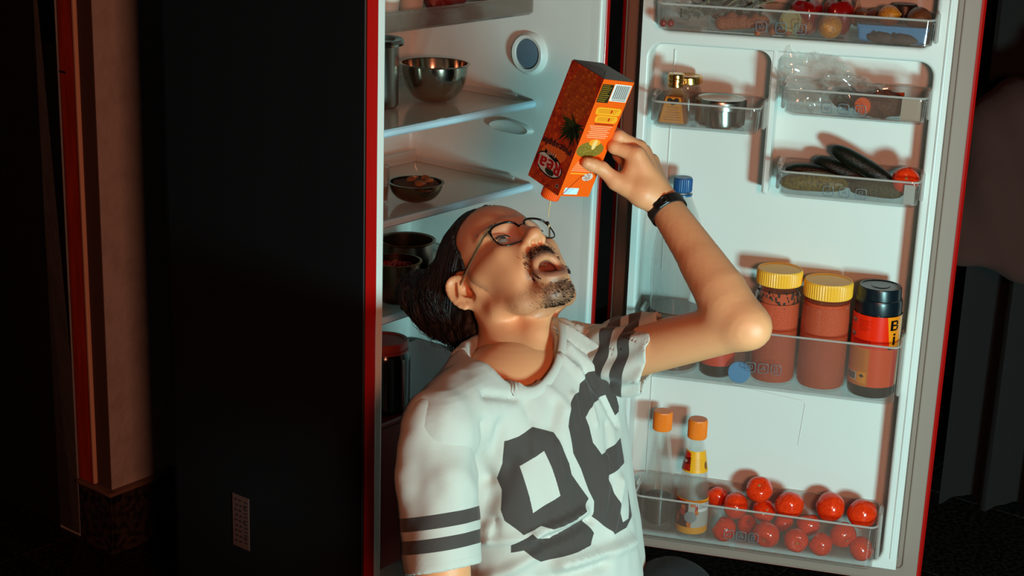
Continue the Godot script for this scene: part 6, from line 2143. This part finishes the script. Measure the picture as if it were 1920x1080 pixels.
func carton() -> void:
	var x := Transform3D(Basis(CB, -CA, -CC).orthonormalized(), CART)
	var t := thing("juice_carton", "orange pineapple juice carton held upside down above the man's mouth", "carton", x)
	var W := 0.033
	var H := 0.0905
	# front picture: drawn with the carton's foot at the top, as it is held
	var im := Image.create(320, 880, false, Image.FORMAT_RGB8)
	im.fill(Color(0.62, 0.17, 0.055))
	var rnd := RandomNumberGenerator.new()
	rnd.seed = 81
	for k in 420:
		var c := Color(0.50, 0.10, 0.04).lerp(Color(0.78, 0.27, 0.06), rnd.randf())
		fill_disc(im, Vector2(rnd.randf() * 320, rnd.randf() * 880), Vector2(6 + rnd.randf() * 22, 4 + rnd.randf() * 12), c, rnd.randf() * 3)
	# the fruit: overlapping scales
	fill_disc(im, Vector2(175, 200), Vector2(128, 215), Color(0.58, 0.22, 0.07), 0.12)
	for r in 15:
		for q in 9:
			var p := Vector2(60 + q * 29 + (r % 2) * 14, 8 + r * 28)
			if pow((p.x - 175) / 122.0, 2) + pow((p.y - 200) / 205.0, 2) < 1.0:
				fill_poly(im, [p + Vector2(-14, 0), p + Vector2(0, -14), p + Vector2(14, 0), p + Vector2(0, 14)], Color(0.74, 0.33, 0.09).lerp(Color(0.55, 0.17, 0.06), rnd.randf()))
				fill_disc(im, p + Vector2(2, 4), Vector2(4, 3), Color(0.36, 0.12, 0.05))
	# its leaves
	for k in 46:
		var a := rnd.randf_range(-2.3, 2.3)
		var l := rnd.randf_range(80, 200) * (1.0 - 0.16 * absf(a))
		var o := Vector2(222, 396) + Vector2(rnd.randf_range(-22, 22), rnd.randf_range(-24, 24))
		var d := Vector2(sin(a), cos(a))
		var sd := Vector2(d.y, -d.x) * rnd.randf_range(9, 17)
		fill_poly(im, [o - sd, o + d * l * 0.4 - sd * 0.8, o + d * l, o + d * l * 0.4 + sd * 0.8, o + sd], Color(0.045, 0.07, 0.03).lerp(Color(0.20, 0.21, 0.07), rnd.randf()))
	# lower cloud, black rimmed badge
	fill_disc(im, Vector2(150, 640), Vector2(120, 70), Color(0.80, 0.33, 0.11), -0.3)
	fill_disc(im, Vector2(145, 728), Vector2(138, 78), Color(0.06, 0.07, 0.07), 0.10)
	fill_disc(im, Vector2(145, 728), Vector2(128, 68), Color(0.72, 0.66, 0.60), 0.10)
	fill_disc(im, Vector2(170, 770), Vector2(46, 22), Color(0.12, 0.16, 0.10), 0.1)
	fill_poly(im, [Vector2(60, 640), Vector2(210, 668), Vector2(200, 690), Vector2(70, 668)], Color(0.06, 0.07, 0.07))
	for k in 5:
		im.fill_rect(Rect2i(180 + k * 9, 548 - k * 3, 5, 16), Color(0.20, 0.07, 0.04))
	im.fill_rect(Rect2i(268, 812, 26, 26), Color(0.55, 0.45, 0.40))
	im.fill_rect(Rect2i(274, 818, 14, 14), Color(0.10, 0.08, 0.07))
	var fr := print_mat("carton_front_print", im, 0.35)
	# side panel
	var sd := Image.create(320, 880, false, Image.FORMAT_RGB8)
	sd.fill(Color(0.98, 0.37, 0.045))
	sd.fill_rect(Rect2i(10, 34, 118, 134), Color(0.16, 0.14, 0.06))
	for k in 9:
		sd.fill_rect(Rect2i(16, 42 + k * 14, 76 + (k * 23) % 30, 5), Color(0.62, 0.46, 0.12))
	sd.fill_rect(Rect2i(134, 26, 176, 126), Color(0.92, 0.90, 0.88))
	for k in 30:
		sd.fill_rect(Rect2i(152 + k * 5, 34, 1 + (k * 7) % 4, 100), Color(0.16, 0.11, 0.10))
	for k in 12:
		sd.fill_rect(Rect2i(160 + k * 12, 138, 7, 8), Color(0.20, 0.15, 0.13))
	for q in [[44, 202, 306, 258], [66, 262, 298, 314]]:
		var r := Rect2(q[0], q[1], q[2] - q[0], q[3] - q[1])
		fill_poly(sd, Geo.rounded(r, 24, 6), Color(0.98, 0.66, 0.14))
		for k in 3:
			sd.fill_rect(Rect2i(q[0] + 26, q[1] + 14 + k * 11, int(r.size.x) - 60 - k * 12, 4), Color(0.86, 0.42, 0.06))
		fill_disc(sd, Vector2(q[0] + r.size.x * 0.62, q[1] + 26), Vector2(9, 14), Color(0.82, 0.16, 0.04))
	sd.fill_rect(Rect2i(80, 322, 200, 9), Color(0.62, 0.13, 0.03))
	for k in 7:
		sd.fill_rect(Rect2i(40 + (k * 13) % 30, 340 + k * 14, 240 - (k * 31) % 70, 6), Color(0.98, 0.66, 0.50))
	fill_disc(sd, Vector2(140, 520), Vector2(136, 62), Color(0.50, 0.42, 0.14), -0.06)
	for k in 60:
		var a := rnd.randf() * TAU
		fill_disc(sd, Vector2(140, 520) + Vector2(cos(a) * 120, sin(a) * 52) * sqrt(rnd.randf()), Vector2(8, 4), Color(0.42, 0.34, 0.10).lerp(Color(0.66, 0.56, 0.24), rnd.randf()), rnd.randf() * 3)
	fill_disc(sd, Vector2(160, 466), Vector2(58, 26), Color(0.98, 0.60, 0.12))
	fill_disc(sd, Vector2(165, 482), Vector2(22, 38), Color(0.95, 0.78, 0.48), 0.1)
	for k in 6:
		sd.fill_rect(Rect2i(60 - k * 6, 616 + k * 13, 130 + k * 14, 6), Color(0.99, 0.62, 0.44))
	sd.fill_rect(Rect2i(34, 700, 226, 10), Color(0.99, 0.62, 0.16))
	fill_disc(sd, Vector2(226, 728), Vector2(54, 30), Color(0.82, 0.78, 0.74), -0.1)
	for k in 12:
		fill_disc(sd, Vector2(226, 728) + Vector2(cos(k * 2.4), sin(k * 2.4)) * (10 + 2.2 * k), Vector2(8, 5), Color(0.75, 0.28, 0.20) if k % 2 else Color(0.50, 0.48, 0.46), k)
	sd.fill_rect(Rect2i(40, 816, 146, 50), Color(0.80, 0.90, 0.95))
	for k in 4:
		sd.fill_rect(Rect2i(50, 822 + k * 10, 90 - k * 12, 4), Color(0.62, 0.74, 0.82))
	fill_poly(sd, [Vector2(32, 866), Vector2(154, 722), Vector2(196, 716), Vector2(196, 722), Vector2(158, 728), Vector2(38, 870)], Color(0.62, 0.16, 0.03))
	var sp := print_mat("carton_side_print", sd, 0.35)
	# body: the two far sides plain, printed panels each a part
	var plain := mat("carton_plain", Color(0.72, 0.20, 0.04), 0.4)
	put(t, "carton_body", Geo.new().box(Vector3.ZERO, Vector3(2 * W, 2 * H, 2 * W), 0.0012).commit(), plain)
	var e := 0.0004
	put(t, "front_panel", Geo.new().uvface([Vector3(-W, H, W + e), Vector3(W, H, W + e), Vector3(W, -H, W + e), Vector3(-W, -H, W + e)], [Vector2(0, 0), Vector2(1, 0), Vector2(1, 1), Vector2(0, 1)], Vector3(0, 0, 1)).commit(), fr)
	put(t, "side_panel", Geo.new().uvface([Vector3(W + e, H, W), Vector3(W + e, H, -W), Vector3(W + e, -H, -W), Vector3(W + e, -H, W)], [Vector2(0, 0), Vector2(1, 0), Vector2(1, 1), Vector2(0, 1)], Vector3(1, 0, 0)).commit(), sp)
	# foot of the carton: grey foil board with the folded flaps
	var foil := mat("foil_board", Color(0.30, 0.26, 0.24), 0.45)
	put(t, "foot_board", Geo.new().box(Vector3(0, H + 0.0006, 0), Vector3(2 * W - 0.001, 0.0012, 2 * W - 0.001), 0.0004).commit(), foil)
	for q in [[Vector2(-W + 0.001, W - 0.001), Vector2(W - 0.001, W - 0.001), Vector2(0, 0.002)], [Vector2(W - 0.001, W - 0.002), Vector2(W - 0.001, -W + 0.002), Vector2(0.003, 0)]]:
		var fl := Geo.new()
		var pts := []
		for p in q:
			pts.append(Vector3(p.x, H + 0.0014, p.y))
		var peak := Vector3(q[2].x, H + 0.0042, q[2].y)
		fl.face([pts[0], pts[1], peak], Vector3(0, 1, 0))
		fl.face([pts[0], pts[1], pts[1] - Vector3(0, 0.0008, 0), pts[0] - Vector3(0, 0.0008, 0)], Vector3(q[0].x + q[1].x, 0, q[0].y + q[1].y))
		fl.face([pts[0], pts[0] - Vector3(0, 0.0008, 0), peak - Vector3(0, 0.0034, 0), peak], Vector3(-q[1].x, 0, -q[1].y))
		fl.face([pts[1], pts[1] - Vector3(0, 0.0008, 0), peak - Vector3(0, 0.0034, 0), peak], Vector3(-q[0].x, 0, -q[0].y))
		put(t, "foot_flap", fl.commit(20.0), foil)
	# screw cap, now pointing down
	put(t, "cap", Geo.new().lathe([Vector2(0, -0.0175), Vector2(0.0125, -0.0175), Vector2(0.0138, -0.016), Vector2(0.0138, -0.003), Vector2(0.0150, -0.002), Vector2(0.0150, 0.001), Vector2(0, 0.001)], 96, 32, 0.0003, 2, 3).commit(40.0), mat("cap_juice", Color(0.95, 0.33, 0.03), 0.35), at(Vector3(0.004, -H, 0.014)))
	# lettering; it reads with the spout up, so it stands on its head here
	var turn := Basis(Vector3(0, 0, 1), PI)
	var redm := mat("print_red", Color(0.60, 0.03, 0.05), 0.4)
	var inkm := mat("print_ink", Color(0.13, 0.06, 0.04), 0.5)
	words(t, "Real", 0.0250, redm, Transform3D(turn * Basis(Vector3(0, 0, 1), 0.10), Vector3(-0.0035, -0.0595, W + e + 0.0003)))
	words(t, "Fruit", 0.0080, mat("print_grey", Color(0.62, 0.40, 0.28), 0.5), Transform3D(turn * Basis(Vector3(0, 0, 1), 0.12), Vector3(-0.006, -0.0435, W + e + 0.0003)))
	words(t, "Pineapple", 0.0125, inkm, Transform3D(turn * Basis(Vector3(0, 0, 1), 0.10), Vector3(-0.001, -0.0285, W + e + 0.0003)))
	# the thin pour from the cap to the open mouth
	var top := x * Vector3(0.004, -H - 0.016, 0.014)
	var pts := []
	var rr := []
	var low := 0.930
	for k in 12:
		var w := k / 11.0
		pts.append(Vector3(top.x + 0.0008 * sin(w * 6.0), lerpf(top.y, low, w), top.z) - Vector3(top.x, low, top.z))
		rr.append(0.0012 - 0.0006 * w + 0.0003 * sin(w * 22.0))
	var ju := pane("juice", Color(0.85, 0.74, 0.52), 0.7, 0.05)
	var st := thing("juice_stream", "thin pale thread of juice falling from the carton's cap", "juice", at(Vector3(top.x, low, top.z)))
	put(st, "thread", Geo.new().tube(pts, rr, 8).commit(60.0), ju)
	put(st, "drop", lump(Vector3(0.0014, 0.0026, 0.0014), 0.05, 60, 2, 14).commit(70.0), ju, at(Vector3(0.0006, -0.012, 0)))


func hanging_cloth() -> void:
	# brown knitted shawl and a curtain hang in the dark behind the door's free edge
	var kn := mat("knit_brown", Color(0.065, 0.038, 0.03), 0.95)
	grained(kn, noise_tex(0.09, 101, [[0.3, Color(0.7, 0.65, 0.62)], [0.7, Color(1.1, 1.05, 1.0)]]), 6.0, noise_tex(0.25, 102, [], true, 8.0), 0.8)
	var g := Geo.new()
	var cols := 60
	var rows := 30
	for j in rows + 1:
		for i in cols + 1:
			var u := float(i) / cols
			var v := float(j) / rows
			var p := Vector3((u - 0.5) * 0.5, -v * 1.9, 0.035 * sin(u * 34.0 + v * 1.5) + 0.012 * sin(u * 71.0 + 2.0 * v))
			g.add(p)
	for j in rows:
		for i in cols:
			var k := j * (cols + 1) + i
			g.quad(k, k + cols + 1, k + cols + 2, k + 1)
	var back := Geo.new().join(g, at(Vector3(0, 0, -0.004)))
	for i in range(0, back.t.size(), 3):
		var s := back.t[i + 1]
		back.t[i + 1] = back.t[i + 2]
		back.t[i + 2] = s
	g.join(back)
	var cu := thing("curtain", "dark brown folded curtain hanging in the shade right of the fridge door", "curtain", at(Vector3(1.14, 0.0, -3.05), -0.35))
	put(cu, "drape", g.commit(70.0), kn, at(Vector3(0, 2.05, 0)))
	put(cu, "rail", Geo.new().tube([Vector3(-0.32, 2.07, 0), Vector3(0.32, 2.07, 0)], 0.012, 12).commit(), mat("rail", Color(0.2, 0.17, 0.15), 0.4))
	var f := Field.new()
	f.cone(Vector3(-0.06, 0.16, 0), Vector3(0.05, 0.20, 0), 0.05, 0.06, 0.05)
	f.cone(Vector3(-0.06, 0.15, 0.0), Vector3(-0.12, -0.12, 0.01), 0.055, 0.07, 0.05)
	f.cone(Vector3(0.04, 0.16, 0.0), Vector3(0.03, -0.10, 0.01), 0.06, 0.08, 0.05)
	f.ball(Vector3(-0.03, 0.0, 0.0), Vector3(0.13, 0.19, 0.06), 0.05)
	f.cut(Vector3(0, -0.14, 0), Vector3(-0.25, -1, 0), 0.02)
	var k := f.mesh(Vector3(-0.26, -0.25, -0.14), Vector3(0.22, 0.32, 0.16), 0.011)
	var nn := smooth_normals(k)
	for i in k.v.size():
		k.v[i] += nn[i] * (0.006 * sin(k.v[i].x * 60.0 + k.v[i].y * 25.0) + 0.004 * sin(k.v[i].y * 44.0))
	var sh := thing("shawl", "brown ribbed knitted shawl hanging in front of the curtain", "shawl", at(Vector3(0.955, 0.83, -2.93), -0.2))
	put(sh, "knit", k.commit(180.0), mat("knit_light", Color(0.20, 0.08, 0.045), 0.95))
	put(sh, "hook", Geo.new().tube([Vector3(0.0, 0.22, -0.05), Vector3(0.0, 0.26, -0.02), Vector3(0.0, 0.24, 0.02)], 0.006, 8).commit(), M["rail"])

const DEBUG := false
const RAYS := []
